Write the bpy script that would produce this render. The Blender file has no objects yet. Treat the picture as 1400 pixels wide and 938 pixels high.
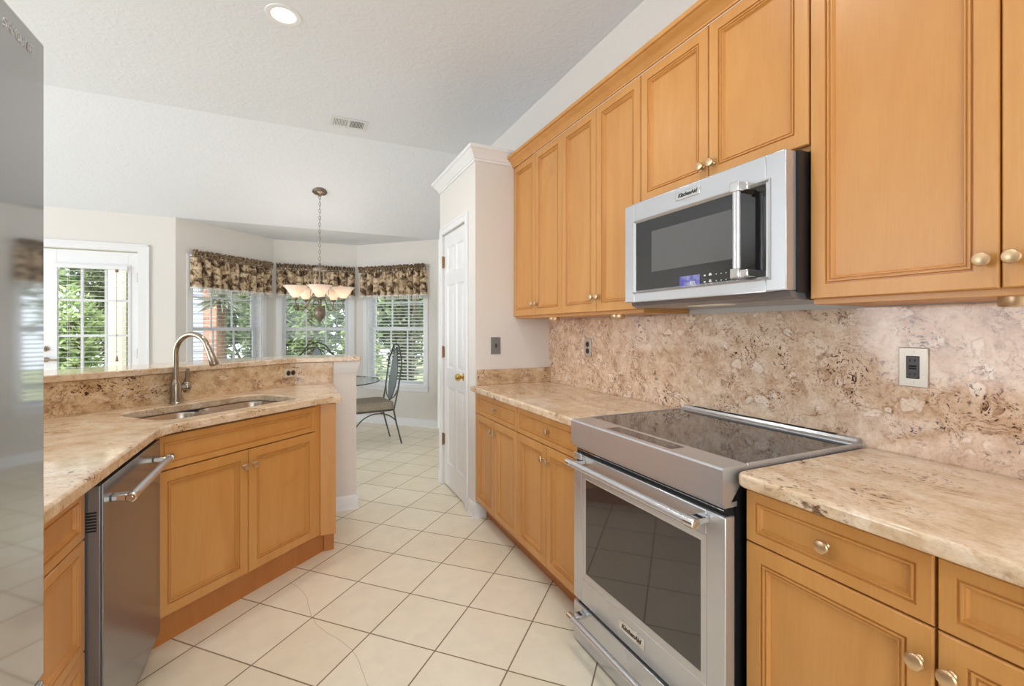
import bpy, bmesh, math, random
from mathutils import Vector, Matrix
from mathutils.geometry import tessellate_polygon
random.seed(7)
SC = bpy.context.scene
COL = SC.collection
R = math.radians

# ------------------------------------------------------------------ camera
cam = bpy.data.cameras.new('camera')
cam.sensor_width = 36.0
cam.lens = 628.0 / 1400.0 * 36.0
cam.shift_y = -19.0 / 1400.0
cam.clip_start = 0.03
co = bpy.data.objects.new('camera', cam)
COL.objects.link(co)
co.location = (0, 0, 1.30)
co.rotation_euler = (R(90), 0, R(-25))
SC.camera = co

# ------------------------------------------------------------------ view, world, sun and fill lamps
SC.view_settings.view_transform = 'Standard'
SC.view_settings.look = 'None'
SC.view_settings.exposure = 0.0
SC.view_settings.gamma = 1.0
SC.view_settings.use_curve_mapping = False
SC.cycles.max_bounces = 10
SC.cycles.diffuse_bounces = 6
SC.cycles.glossy_bounces = 5
SC.cycles.transparent_max_bounces = 16
SC.cycles.caustics_reflective = False
SC.cycles.caustics_refractive = False
SC.cycles.sample_clamp_indirect = 6.0
SC.cycles.use_denoising = True

W = bpy.data.worlds.new('world')
SC.world = W
W.use_nodes = True
bg = W.node_tree.nodes['Background']
bg.inputs[0].default_value = (0.86, 0.93, 1.0, 1)
bg.inputs[1].default_value = 2.4

def lamp(name, kind, loc, energy, color=(1, 1, 1), rot=(0, 0, 0), **kw):
    l = bpy.data.lights.new(name, kind)
    l.energy = energy
    l.color = color
    for k, v in kw.items():
        setattr(l, k, v)
    o = bpy.data.objects.new(name, l)
    o.location = loc
    o.rotation_euler = rot
    COL.objects.link(o)
    return o

# sun over the garden, from behind the house
lamp('sun', 'SUN', (0, 0, 8), 8.0, (1.0, 0.95, 0.86), (R(16), R(-10), 0), angle=R(1.0))
# soft area fills added behind and beside the kitchen in place of unseen windows
lamp('fill_behind', 'AREA', (0.2, -2.95, 1.55), 45, (0.90, 0.955, 1.0), (R(90), 0, 0), shape='RECTANGLE', size=2.8, size_y=1.9)
lamp('fill_side', 'AREA', (-4.9, 2.5, 1.6), 105, (0.90, 0.955, 1.0), (R(90), 0, R(-90)), shape='RECTANGLE', size=3.8, size_y=2.2)

# ------------------------------------------------------------------ node helpers
def new_mat(name):
    m = bpy.data.materials.new(name)
    m.use_nodes = True
    nt = m.node_tree
    b = nt.nodes['Principled BSDF']
    return m, nt, b

def lin(c):
    return tuple(((x / 255) / 12.92 if x / 255 <= 0.04045 else ((x / 255 + 0.055) / 1.055) ** 2.4) for x in c) + (1,)

def N(nt, t, **kw):
    n = nt.nodes.new(t)
    for k, v in kw.items():
        if k.startswith('i_'):
            n.inputs[k[2:].replace('_', ' ')].default_value = v
        else:
            setattr(n, k, v)
    return n

def ramp(nt, fac, stops):
    r = nt.nodes.new('ShaderNodeValToRGB')
    e = r.color_ramp.elements
    while len(e) < len(stops):
        e.new(0.5)
    for el, (p, c) in zip(e, stops):
        el.position = p
        el.color = c if len(c) == 4 else tuple(c) + (1,)
    nt.links.new(fac, r.inputs[0])
    return r.outputs[0]

def mix(nt, fac, a, b, mode='MIX'):
    m = nt.nodes.new('ShaderNodeMix')
    m.data_type = 'RGBA'
    m.blend_type = mode
    for s, v in ((0, fac), (6, a), (7, b)):
        if hasattr(v, 'is_linked'):
            nt.links.new(v, m.inputs[s])
        else:
            m.inputs[s].default_value = v
    return m.outputs[2]

def coords(nt, scale=(1, 1, 1), rot=(0, 0, 0), loc=(0, 0, 0), rnd=False):
    tc = nt.nodes.new('ShaderNodeTexCoord')
    out = tc.outputs['Object']
    if rnd:
        oi = nt.nodes.new('ShaderNodeObjectInfo')
        ml = N(nt, 'ShaderNodeMath', operation='MULTIPLY')
        ml.inputs[1].default_value = 37.0
        nt.links.new(oi.outputs['Random'], ml.inputs[0])
        va = N(nt, 'ShaderNodeVectorMath', operation='ADD')
        nt.links.new(out, va.inputs[0])
        nt.links.new(ml.outputs[0], va.inputs[1])
        out = va.outputs[0]
    mp = nt.nodes.new('ShaderNodeMapping')
    mp.inputs['Scale'].default_value = scale
    mp.inputs['Rotation'].default_value = rot
    mp.inputs['Location'].default_value = loc
    nt.links.new(out, mp.inputs['Vector'])
    return mp.outputs[0]

def noise(nt, vec, scale, detail=4, rough=0.55, dist=0.0):
    n = nt.nodes.new('ShaderNodeTexNoise')
    n.inputs['Scale'].default_value = scale
    n.inputs['Detail'].default_value = detail
    n.inputs['Roughness'].default_value = rough
    n.inputs['Distortion'].default_value = dist
    nt.links.new(vec, n.inputs['Vector'])
    return n.outputs[0]

def bump(nt, b, h, strength=0.2, dist=0.01):
    bp = nt.nodes.new('ShaderNodeBump')
    bp.inputs['Strength'].default_value = strength
    bp.inputs['Distance'].default_value = dist
    nt.links.new(h, bp.inputs['Height'])
    nt.links.new(bp.outputs[0], b.inputs['Normal'])

def simple(name, col, rough=0.5, metal=0.0, noise_amt=0.06, nscale=30, spec=0.5, coat=0.0, stretch=(1, 1, 1), bmp=0.0):
    m, nt, b = new_mat(name)
    c = lin(col)
    v = coords(nt, stretch)
    f = noise(nt, v, nscale)
    lo = tuple(x * (1 - noise_amt) for x in c[:3]) + (1,)
    hi = tuple(min(1, x * (1 + noise_amt)) for x in c[:3]) + (1,)
    nt.links.new(ramp(nt, f, [(0.3, lo), (0.7, hi)]), b.inputs['Base Color'])
    b.inputs['Roughness'].default_value = rough
    b.inputs['Metallic'].default_value = metal
    b.inputs['Specular IOR Level'].default_value = spec
    b.inputs['Coat Weight'].default_value = coat
    if bmp:
        bump(nt, b, f, bmp, 0.002)
    return m

# ------------------------------------------------------------------ materials
M = {}
M['wall'] = simple('wall_paint', (226, 222, 217), 0.75, noise_amt=0.015, nscale=60, bmp=0.05, spec=0.25)
M['trim'] = simple('white_trim_paint', (233, 234, 236), 0.35, noise_amt=0.01, nscale=20)
M['sash'] = simple('white_sash_vinyl', (238, 239, 241), 0.35, noise_amt=0.01, nscale=20)

m, nt, b = new_mat('textured_ceiling_paint')
v = coords(nt)
b.inputs['Base Color'].default_value = lin((227, 230, 236))
b.inputs['Roughness'].default_value = 0.85
b.inputs['Specular IOR Level'].default_value = 0.2
h1 = noise(nt, v, 16, 6, 0.6, 1.5)
h = ramp(nt, h1, [(0.42, (0, 0, 0)), (0.62, (1, 1, 1))])
bump(nt, b, h, 0.22, 0.006)
M['ceiling'] = m

# floor: square tiles laid on the diagonal
m, nt, b = new_mat('cream_floor_tile')
v = coords(nt, (1, 1, 1), (0, 0, R(45)), (1.241, -1.637, 0))
br = nt.nodes.new('ShaderNodeTexBrick')
br.offset = 0.0
br.squash = 1.0
br.inputs['Scale'].default_value = 1.0
br.inputs['Brick Width'].default_value = 0.3137
br.inputs['Row Height'].default_value = 0.3137
br.inputs['Mortar Size'].default_value = 0.0034
br.inputs['Mortar Smooth'].default_value = 0.25
br.inputs['Color1'].default_value = lin((244, 236, 217))
br.inputs['Color2'].default_value = lin((238, 228, 205))
br.inputs['Mortar'].default_value = lin((140, 122, 98))
nt.links.new(v, br.inputs['Vector'])
v2 = coords(nt)
sp = noise(nt, v2, 9, 6, 0.62, 0.4)
tint = ramp(nt, sp, [(0.3, (0.94, 0.93, 0.915)), (0.7, (1.02, 1.015, 1.0))])
# hairline crack running across a few tiles of the aisle
def dotv(vec, off, dr):
    sb = N(nt, 'ShaderNodeVectorMath', operation='SUBTRACT')
    nt.links.new(vec, sb.inputs[0]); sb.inputs[1].default_value = off
    dt = N(nt, 'ShaderNodeVectorMath', operation='DOT_PRODUCT')
    nt.links.new(sb.outputs[0], dt.inputs[0]); dt.inputs[1].default_value = dr
    return dt.outputs['Value']
def mth(op, a, c=0.0, e=0.0):
    n_ = N(nt, 'ShaderNodeMath', operation=op)
    for k_, x_ in enumerate((a, c, e)):
        if hasattr(x_, 'is_linked'):
            nt.links.new(x_, n_.inputs[k_])
        else:
            n_.inputs[k_].default_value = x_
    return n_.outputs[0]
al = dotv(v2, (-0.048, 2.626, 0), (0.3095, -0.9509, 0))
ac = dotv(v2, (-0.048, 2.626, 0), (0.9509, 0.3095, 0))
wob = mth('MULTIPLY', mth('SINE', mth('MULTIPLY', al, 11.0)), 0.022)
wob = mth('MULTIPLY_ADD', noise(nt, v2, 14, 3), 0.012, wob)
near = mth('LESS_THAN', mth('ABSOLUTE', mth('SUBTRACT', ac, wob)), 0.0011)
ins = mth('MULTIPLY', mth('GREATER_THAN', al, 0.0), mth('LESS_THAN', al, 0.940))
crack = mth('MULTIPLY', mth('MULTIPLY', near, ins), 0.55)
tile = mix(nt, 1.0, br.outputs[0], tint, 'MULTIPLY')
nt.links.new(mix(nt, crack, tile, lin((150, 132, 110))), b.inputs['Base Color'])
rr = ramp(nt, br.outputs[1], [(0, (0.24, 0.24, 0.24)), (1, (0.85, 0.85, 0.85))])
nt.links.new(rr, b.inputs['Roughness'])
inv = N(nt, 'ShaderNodeMath', operation='MULTIPLY_ADD')
nt.links.new(br.outputs[1], inv.inputs[0])
inv.inputs[1].default_value = -1.0
nt.links.new(noise(nt, v2, 22, 5, 0.6, 0.6), inv.inputs[2])
bump(nt, b, inv.outputs[0], 0.25, 0.004)
M['floor'] = m

# honey maple, satin varnish, upright grain
def wood(name, a, c, e):
    m, nt, b = new_mat(name)
    v = coords(nt, (3.0, 3.0, 0.55), rnd=True)
    n1 = noise(nt, v, 2.2, 5, 0.6, 1.2)
    base = ramp(nt, n1, [(0.25, lin(a)), (0.5, lin(c)), (0.75, lin(e))])
    v3 = coords(nt, (60, 60, 3.0), rnd=True)
    n2 = noise(nt, v3, 3, 3, 0.6, 0.2)
    g = ramp(nt, n2, [(0.35, (0.955, 0.945, 0.93)), (0.65, (1.0, 1.0, 1.0))])
    v4 = coords(nt, (1, 1, 1), rnd=True)
    n3 = noise(nt, v4, 4.5, 2, 0.4)
    kn = ramp(nt, n3, [(0.70, (1, 1, 1)), (0.82, (0.86, 0.78, 0.70))])
    col = mix(nt, 1.0, mix(nt, 1.0, base, g, 'MULTIPLY'), kn, 'MULTIPLY')
    nt.links.new(col, b.inputs['Base Color'])
    b.inputs['Roughness'].default_value = 0.38
    b.inputs['Coat Weight'].default_value = 0.18
    b.inputs['Coat Roughness'].default_value = 0.28
    return m
M['wood'] = wood('honey_maple', (195, 136, 70), (202, 145, 79), (208, 153, 88))
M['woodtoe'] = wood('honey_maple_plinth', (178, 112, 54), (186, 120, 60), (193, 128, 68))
M['gap'] = simple('dark_gap_shade', (92, 52, 24), 0.7, noise_amt=0.1)  # shade of the slits between fronts put into the carcass colour

def granite(name, stretch, rot, base_cols, vein_w, spk_lo, spk_hi, vein_amt, clots=0.5, spk_scale=80, spk_col=(66, 44, 34)):
    m, nt, b = new_mat(name)
    v = coords(nt, stretch, rot)
    va = N(nt, 'ShaderNodeVectorMath', operation='MULTIPLY_ADD')
    nn = nt.nodes.new('ShaderNodeTexNoise')
    nn.inputs['Scale'].default_value = 9
    nn.inputs['Detail'].default_value = 5
    nt.links.new(v, nn.inputs['Vector'])
    nt.links.new(nn.outputs[1], va.inputs[0])
    va.inputs[1].default_value = (0.12, 0.12, 0.12)
    nt.links.new(v, va.inputs[2])
    wv = va.outputs[0]
    base = ramp(nt, noise(nt, wv, 13, 8, 0.68), [(0.30, lin(base_cols[0])), (0.44, lin(base_cols[1])), (0.56, lin(base_cols[2])), (0.72, lin(base_cols[3]))])
    # rounded pale quartz clots
    vo = nt.nodes.new('ShaderNodeTexVoronoi')
    vo.feature = 'SMOOTH_F1'
    vo.inputs['Scale'].default_value = 15
    vo.inputs['Smoothness'].default_value = 0.25
    nt.links.new(wv, vo.inputs['Vector'])
    cl = ramp(nt, vo.outputs['Distance'], [(0.32, (1, 1, 1)), (0.39, (0, 0, 0))])
    czn = ramp(nt, noise(nt, v, 7, 3, 0.5), [(0.48, (0, 0, 0)), (0.58, (1, 1, 1))])
    cm = N(nt, 'ShaderNodeMath', operation='MULTIPLY')
    nt.links.new(mix(nt, 1.0, cl, czn, 'MULTIPLY'), cm.inputs[0])
    cm.inputs[1].default_value = clots
    col = mix(nt, cm.outputs[0], base, lin((240, 222, 204)))
    rim = ramp(nt, vo.outputs['Distance'], [(0.36, (0, 0, 0)), (0.41, (1, 1, 1)), (0.49, (0, 0, 0))])
    rm = N(nt, 'ShaderNodeMath', operation='MULTIPLY')
    nt.links.new(mix(nt, 1.0, rim, czn, 'MULTIPLY'), rm.inputs[0])
    rm.inputs[1].default_value = clots * 0.5
    col = mix(nt, rm.outputs[0], col, lin((168, 124, 92)))
    # thin broken brown veins
    rg_ = noise(nt, wv, 8, 7, 0.62, 0.8)
    ab = N(nt, 'ShaderNodeMath', operation='SUBTRACT')
    nt.links.new(rg_, ab.inputs[0]); ab.inputs[1].default_value = 0.5
    a2 = N(nt, 'ShaderNodeMath', operation='ABSOLUTE')
    nt.links.new(ab.outputs[0], a2.inputs[0])
    vein = ramp(nt, a2.outputs[0], [(0.0, (1, 1, 1)), (vein_w, (0, 0, 0))])
    zone = ramp(nt, noise(nt, v, 11, 4, 0.6), [(0.42, (0, 0, 0)), (0.62, (1, 1, 1))])
    vs = N(nt, 'ShaderNodeMath', operation='MULTIPLY')
    nt.links.new(mix(nt, 1.0, vein, zone, 'MULTIPLY'), vs.inputs[0])
    vs.inputs[1].default_value = vein_amt
    col = mix(nt, vs.outputs[0], col, lin((150, 102, 66)))
    # fine grain
    gr = ramp(nt, noise(nt, v, 110, 5, 0.7), [(0.34, (0.80, 0.75, 0.70)), (0.5, (1, 1, 1)), (0.7, (1.05, 1.05, 1.04))])
    col = mix(nt, 0.85, col, gr, 'MULTIPLY')
    # dark mica specks gathered in drifts
    sp = ramp(nt, noise(nt, wv, spk_scale, 3, 0.55, 0.5), [(spk_lo, (0, 0, 0)), (spk_hi, (1, 1, 1))])
    dz = ramp(nt, noise(nt, v, 5.5, 4, 0.65), [(0.45, (0, 0, 0)), (0.60, (1, 1, 1))])
    s2 = mix(nt, 1.0, sp, dz, 'MULTIPLY')
    col = mix(nt, s2, col, lin(spk_col))
    nt.links.new(col, b.inputs['Base Color'])
    b.inputs['Roughness'].default_value = 0.09
    return m
PINK = [(192, 160, 126), (213, 186, 154), (226, 204, 177), (238, 223, 204)]
M['granite_top'] = granite('polished_granite_counter', (1.0, 0.6, 1), (0, 0, R(10)), PINK, 0.022, 0.58, 0.64, 0.5, 0.3, 85, (104, 72, 52))
M['granite_left'] = granite('polished_granite_peninsula', (0.6, 1.0, 1), (0, 0, R(-36)), PINK, 0.022, 0.59, 0.65, 0.5, 0.3, 85, (104, 72, 52))
M['granite_wall'] = granite('polished_granite_splash', (1, 1.0, 1.15), (R(18), 0, 0), [(192, 156, 126), (215, 184, 156), (229, 203, 178), (242, 224, 206)], 0.028, 0.575, 0.62, 0.85, 0.9, 95)
M['granite_dark'] = granite('polished_granite_bar_splash', (0.9, 0.9, 1.2), (R(18), R(30), 0), [(170, 134, 98), (199, 168, 131), (215, 188, 151), (227, 206, 175)], 0.035, 0.56, 0.62, 0.85, 0.3)

def steel(name, col, rough, stretch, metal=0.8):
    m, nt, b = new_mat(name)
    v = coords(nt, stretch)
    f = noise(nt, v, 5, 3, 0.6)
    c = lin(col)
    nt.links.new(ramp(nt, f, [(0.3, tuple(x * 0.985 for x in c[:3])), (0.7, c)]), b.inputs['Base Color'])
    b.inputs['Metallic'].default_value = metal
    b.inputs['Roughness'].default_value = rough
    return m
M['steel'] = steel('brushed_steel', (203, 205, 209), 0.25, (2, 80, 80), 0.72)
M['steel_dark'] = steel('smoked_steel', (136, 140, 147), 0.17, (2, 80, 80), 0.62)
M['fridge'] = steel('fridge_steel', (190, 191, 192), 0.05, (80, 80, 2), 0.85)
M['chrome'] = simple('polished_chrome', (222, 222, 222), 0.12, 1.0, 0.02)
M['nickel'] = simple('brushed_nickel', (160, 148, 132), 0.26, 1.0, 0.04)
M['knob'] = simple('satin_champagne_knob', (212, 184, 148), 0.36, 1.0, 0.03)
M['brass'] = simple('polished_brass', (226, 184, 92), 0.16, 1.0, 0.03)
M['bronze'] = simple('aged_bronze_hinge', (150, 112, 78), 0.4, 0.9, 0.1)
M['sinksteel'] = steel('sink_steel', (196, 184, 170), 0.25, (40, 40, 2))
M['black'] = simple('black_enamel', (26, 26, 28), 0.35, 0.0, 0.1)
M['blackgap'] = simple('black_gap_slot_button', (12, 12, 12), 0.8, 0.0, 0.1)  # black of the buttons; in gaps, vents and slots it paints shade
M['blackglass'] = simple('black_ceramic_glass', (46, 50, 57), 0.03, 0.0, 0.05, spec=1.0)
M['microglass'] = simple('microwave_door_glass', (26, 26, 28), 0.04, 0.0, 0.05, spec=0.8)
M['ovenglass'] = simple('oven_door_glass', (52, 51, 52), 0.04, 0.0, 0.05, spec=1.0)
M['microwindow'] = simple('microwave_mesh_window', (92, 92, 92), 0.18, 0.0, 0.06, nscale=400)
M['plateivory'] = simple('almond_plate', (216, 196, 172), 0.3, 0.35, 0.02)
M['platesteel'] = simple('pewter_plate', (190, 181, 168), 0.35, 0.5, 0.02)
M['platepewter'] = simple('dark_pewter_plate', (128, 126, 124), 0.4, 0.5, 0.03)
M['brownplastic'] = simple('dark_brown_receptacle', (44, 34, 28), 0.35, 0.0, 0.08)
M['mark'] = simple('white_print', (225, 225, 225), 0.5, 0.0, 0.01)
M['inkmark'] = simple('dark_print', (40, 38, 38), 0.5, 0.0, 0.01)
M['palemark'] = simple('pale_raised_letters', (214, 214, 214), 0.35, 0.6, 0.01)
M['iron'] = simple('grey_wrought_iron', (88, 92, 92), 0.45, 0.6, 0.1)
M['ironpale'] = simple('pale_grey_leaf_metal', (136, 146, 148), 0.5, 0.4, 0.12, nscale=80)
M['pewter'] = simple('antique_pewter', (134, 122, 108), 0.38, 0.8, 0.12)
M['seat'] = simple('woven_seat_fabric', (150, 138, 122), 0.85, 0.0, 0.35, nscale=140, bmp=0.4, spec=0.3)
M['cream'] = simple('cream_post_paint', (236, 228, 206), 0.6, 0.0, 0.03)
M['siding'] = simple('pale_blue_siding', (196, 206, 222), 0.6, 0.0, 0.04)
M['fringe'] = simple('pale_tassel_fringe', (222, 219, 213), 0.85, 0.0, 0.15, nscale=120)
M['blind'] = simple('white_blind_slat', (236, 237, 239), 0.4, 0.0, 0.01)
M['cord'] = simple('brown_blind_cord', (150, 110, 84), 0.7, 0.0, 0.1)
M['bark'] = simple('bark', (120, 98, 78), 0.9, 0.0, 0.3, bmp=0.5)
M['concrete'] = simple('pale_bounce_concrete', (214, 208, 198), 0.9, 0.0, 0.06, nscale=14)
M['grass'] = simple('lawn', (132, 140, 106), 0.95, 0.0, 0.35, nscale=25)
M['ventwhite'] = simple('ceiling_vent_enamel', (218, 218, 218), 0.5, 0.0, 0.02)
M['ventdark'] = simple('vent_shadow_duct', (90, 90, 92), 0.9, 0.0, 0.1)

def leafmat(name, a, c):
    m, nt, b = new_mat(name)
    f = noise(nt, coords(nt), 9, 4, 0.6)
    colr = ramp(nt, f, [(0.3, lin(a)), (0.7, lin(c))])
    nt.links.new(colr, b.inputs['Base Color'])
    b.inputs['Roughness'].default_value = 0.6
    tr = nt.nodes.new('ShaderNodeBsdfTranslucent')
    nt.links.new(colr, tr.inputs[0])
    ms = nt.nodes.new('ShaderNodeMixShader')
    ms.inputs[0].default_value = 0.35
    nt.links.new(b.outputs[0], ms.inputs[1])
    nt.links.new(tr.outputs[0], ms.inputs[2])
    nt.links.new(ms.outputs[0], nt.nodes['Material Output'].inputs[0])
    return m
M['leaf_light'] = leafmat('light_green_leaves', (136, 160, 104), (190, 206, 150))
M['leaf_mid'] = leafmat('mid_green_leaves', (100, 122, 80), (154, 172, 124))
M['leaf_dark'] = leafmat('dark_green_leaves', (82, 92, 66), (134, 142, 104))
M['leaf_grey'] = leafmat('grey_green_leaves', (128, 136, 118), (190, 196, 178))

# brick
m, nt, b = new_mat('pink_garden_brick')
v = coords(nt, (1, 1, 1), (R(90), 0, 0))
br = nt.nodes.new('ShaderNodeTexBrick')
br.inputs['Scale'].default_value = 1
br.inputs['Brick Width'].default_value = 0.21
br.inputs['Row Height'].default_value = 0.07
br.inputs['Mortar Size'].default_value = 0.006
br.inputs['Color1'].default_value = lin((208, 160, 138))
br.inputs['Color2'].default_value = lin((186, 134, 116))
br.inputs['Mortar'].default_value = lin((214, 204, 194))
nt.links.new(v, br.inputs['Vector'])
nt.links.new(br.outputs[0], b.inputs['Base Color'])
b.inputs['Roughness'].default_value = 0.9
M['brick'] = m

# floral tapestry
m, nt, b = new_mat('floral_tapestry')
v = coords(nt)
n1 = noise(nt, v, 13, 4, 0.6, 0.7)
c1 = ramp(nt, n1, [(0.36, lin((74, 60, 50))), (0.45, lin((128, 106, 86))), (0.51, lin((200, 176, 144))), (0.64, lin((224, 206, 178)))])
n2 = noise(nt, v, 34, 4, 0.6, 0.5)
c2 = ramp(nt, n2, [(0.38, (0.42, 0.34, 0.28)), (0.50, (1, 1, 1))])
nt.links.new(mix(nt, 0.8, c1, c2, 'MULTIPLY'), b.inputs['Base Color'])
b.inputs['Roughness'].default_value = 0.9
b.inputs['Specular IOR Level'].default_value = 0.2
M['valance'] = m
M['valhead'] = simple('brown_ruffle_heading', (140, 120, 98), 0.9, 0.0, 0.75, nscale=45, spec=0.2)

def glassmat(name, tint, amount):
    m, nt, b = new_mat(name)
    gl = nt.nodes.new('ShaderNodeBsdfGlossy')
    gl.inputs['Roughness'].default_value = 0.0
    tp = nt.nodes.new('ShaderNodeBsdfTransparent')
    tp.inputs[0].default_value = tint
    fr = nt.nodes.new('ShaderNodeFresnel')
    fr.inputs[0].default_value = 1.45
    mm = N(nt, 'ShaderNodeMath', operation='MULTIPLY')
    nt.links.new(fr.outputs[0], mm.inputs[0])
    mm.inputs[1].default_value = amount
    ms = nt.nodes.new('ShaderNodeMixShader')
    nt.links.new(mm.outputs[0], ms.inputs[0])
    nt.links.new(tp.outputs[0], ms.inputs[1])
    nt.links.new(gl.outputs[0], ms.inputs[2])
    nt.links.new(ms.outputs[0], nt.nodes['Material Output'].inputs[0])
    return m
M['pane'] = glassmat('window_glass', (0.97, 0.98, 0.98, 1), 0.6)
M['tableglass'] = glassmat('table_glass', (0.93, 0.97, 0.96, 1), 0.5)
M['rimglass'] = simple('dark_green_glass_edge', (60, 74, 72), 0.15, 0.0, 0.05)

m, nt, b = new_mat('frosted_alabaster_glass')
b.inputs['Base Color'].default_value = lin((252, 244, 236))
b.inputs['Roughness'].default_value = 0.35
tr = nt.nodes.new('ShaderNodeBsdfTranslucent')
nt.links.new(ramp(nt, noise(nt, coords(nt), 18, 4), [(0.3, lin((250, 230, 214))), (0.7, lin((255, 246, 238)))]), tr.inputs[0])
ms = nt.nodes.new('ShaderNodeMixShader')
ms.inputs[0].default_value = 0.42
nt.links.new(b.outputs[0], ms.inputs[1])
nt.links.new(tr.outputs[0], ms.inputs[2])
nt.links.new(ms.outputs[0], nt.nodes['Material Output'].inputs[0])
M['alabaster'] = m

def emit(name, col, s):
    m, nt, b = new_mat(name)
    b.inputs['Base Color'].default_value = col
    b.inputs['Emission Color'].default_value = col
    b.inputs['Emission Strength'].default_value = s
    return m
M['bulb'] = emit('warm_bulb', (1, 0.84, 0.62, 1), 6)
M['canlens'] = emit('lit_lamp_lens', (1, 0.97, 0.92, 1), 5)
M['reflector'] = simple('warm_white_reflector', (250, 240, 222), 0.4, 0.0, 0.02)
m, nt, b = new_mat('lit_blue_display')
v = coords(nt)
cc = ramp(nt, noise(nt, v, 26, 2), [(0.35, (0.40, 0.46, 0.55)), (0.6, (0.10, 0.08, 0.45))])
nt.links.new(cc, b.inputs['Emission Color'])
b.inputs['Emission Strength'].default_value = 0.75
b.inputs['Base Color'].default_value = (0.03, 0.03, 0.08, 1)
b.inputs['Roughness'].default_value = 0.05
M['display'] = m

# ------------------------------------------------------------------ mesh helpers
class MB:
    def __init__(s):
        s.bm = bmesh.new()

    def face(s, pts):
        vs = [s.bm.verts.new(p) for p in pts]
        return s.bm.faces.new(vs)

    def box(s, x0, x1, y0, y1, z0, z1, mat=None):
        p = [(x0, y0, z0), (x1, y0, z0), (x1, y1, z0), (x0, y1, z0), (x0, y0, z1), (x1, y0, z1), (x1, y1, z1), (x0, y1, z1)]
        if mat is not None:
            p = [mat @ Vector(q) for q in p]
        v = [s.bm.verts.new(q) for q in p]
        for f in ((0, 3, 2, 1), (4, 5, 6, 7), (0, 1, 5, 4), (1, 2, 6, 5), (2, 3, 7, 6), (3, 0, 4, 7)):
            s.bm.faces.new([v[i] for i in f])
        return s

    def prism(s, poly, z0, z1, holes=()):
        loops = [list(poly)] + [list(h) for h in holes]
        flat = [p for l in loops for p in l]
        tris = tessellate_polygon([[Vector((p[0], p[1], 0)) for p in l] for l in loops])
        bt = [s.bm.verts.new((p[0], p[1], z0)) for p in flat]
        tp = [s.bm.verts.new((p[0], p[1], z1)) for p in flat]
        for t in tris:
            try:
                s.bm.faces.new([tp[i] for i in t])
                s.bm.faces.new([bt[i] for i in reversed(t)])
            except ValueError:
                pass
        k = 0
        for l in loops:
            n = len(l)
            for i in range(n):
                a, c = k + i, k + (i + 1) % n
                s.bm.faces.new([bt[a], bt[c], tp[c], tp[a]])
            k += n
        return s

    def rings(s, rings, cap0=True, cap1=True, close=True):
        prev = None
        first = None
        for r in rings:
            vs = [s.bm.verts.new(p) for p in r]
            if prev:
                n = len(vs)
                for i in range(n if close else n - 1):
                    j = (i + 1) % n
                    s.bm.faces.new([prev[i], prev[j], vs[j], vs[i]])
            else:
                first = vs
            prev = vs
        if cap0 and close:
            s.bm.faces.new(list(reversed(first)))
        if cap1 and close:
            s.bm.faces.new(prev)
        return s

    def lathe(s, prof, mat=None, n=24, caps=True):
        rr = []
        for r, h in prof:
            ring = [Vector((max(r, 1e-5) * math.cos(2 * math.pi * i / n), max(r, 1e-5) * math.sin(2 * math.pi * i / n), h)) for i in range(n)]
            if mat is not None:
                ring = [mat @ p for p in ring]
            rr.append(ring)
        return s.rings(rr, caps, caps)

    def tube(s, pts, rad, n=10, closed=False, caps=True):
        pts = [Vector(p) for p in pts]
        rads = rad if isinstance(rad, (list, tuple)) else [rad] * len(pts)
        t0 = (pts[1] - pts[0]).normalized()
        up = Vector((0, 0, 1)) if abs(t0.z) < 0.9 else Vector((1, 0, 0))
        a = t0.cross(up).normalized()
        rr = []
        for i, p in enumerate(pts):
            if closed:
                t = (pts[(i + 1) % len(pts)] - pts[i - 1]).normalized()
            elif i == 0:
                t = t0
            elif i == len(pts) - 1:
                t = (pts[i] - pts[i - 1]).normalized()
            else:
                t = (pts[i + 1] - pts[i - 1]).normalized()
            a = (a - t * a.dot(t)).normalized()
            c = t.cross(a)
            rr.append([p + (a * math.cos(2 * math.pi * k / n) + c * math.sin(2 * math.pi * k / n)) * rads[i] for k in range(n)])
        if closed:
            rr.append(rr[0])
            s.rings(rr, False, False)
            bmesh.ops.remove_doubles(s.bm, verts=s.bm.verts, dist=1e-6)
            return s
        return s.rings(rr, caps, caps)

    def sphere(s, c, r, n=16, m=10, sq=(1, 1, 1)):
        rr = []
        for i in range(m + 1):
            a = -math.pi / 2 + math.pi * i / m
            rr.append([Vector((c[0] + sq[0] * r * max(math.cos(a), 1e-4) * math.cos(2 * math.pi * k / n), c[1] + sq[1] * r * max(math.cos(a), 1e-4) * math.sin(2 * math.pi * k / n), c[2] + sq[2] * r * math.sin(a))) for k in range(n)])
        return s.rings(rr)

    def build(s, name, mat, parent=None, bevel=0.0, seg=2, smooth=35, loc=None):
        bmesh.ops.recalc_face_normals(s.bm, faces=s.bm.faces)
        me = bpy.data.meshes.new(name)
        if loc is not None:
            bmesh.ops.translate(s.bm, verts=s.bm.verts, vec=-Vector(loc))
        s.bm.to_mesh(me)
        s.bm.free()
        me.materials.append(M[mat] if isinstance(mat, str) else mat)
        if smooth:
            me.polygons.foreach_set('use_smooth', [True] * len(me.polygons))
            me.set_sharp_from_angle(angle=R(smooth))
        o = bpy.data.objects.new(name, me)
        COL.objects.link(o)
        if loc is not None:
            o.location = loc
        if parent is not None:
            o.parent = parent
        if bevel:
            bv = o.modifiers.new('bevel', 'BEVEL')
            bv.width = bevel
            bv.segments = seg
            bv.limit_method = 'ANGLE'
            bv.angle_limit = R(40)
            bv.harden_normals = False
        return o

def tag(o, label, cat, group=None, kind=None):
    o['label'] = label
    o['category'] = cat
    if group:
        o['group'] = group
    if kind:
        o['kind'] = kind
    return o

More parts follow.
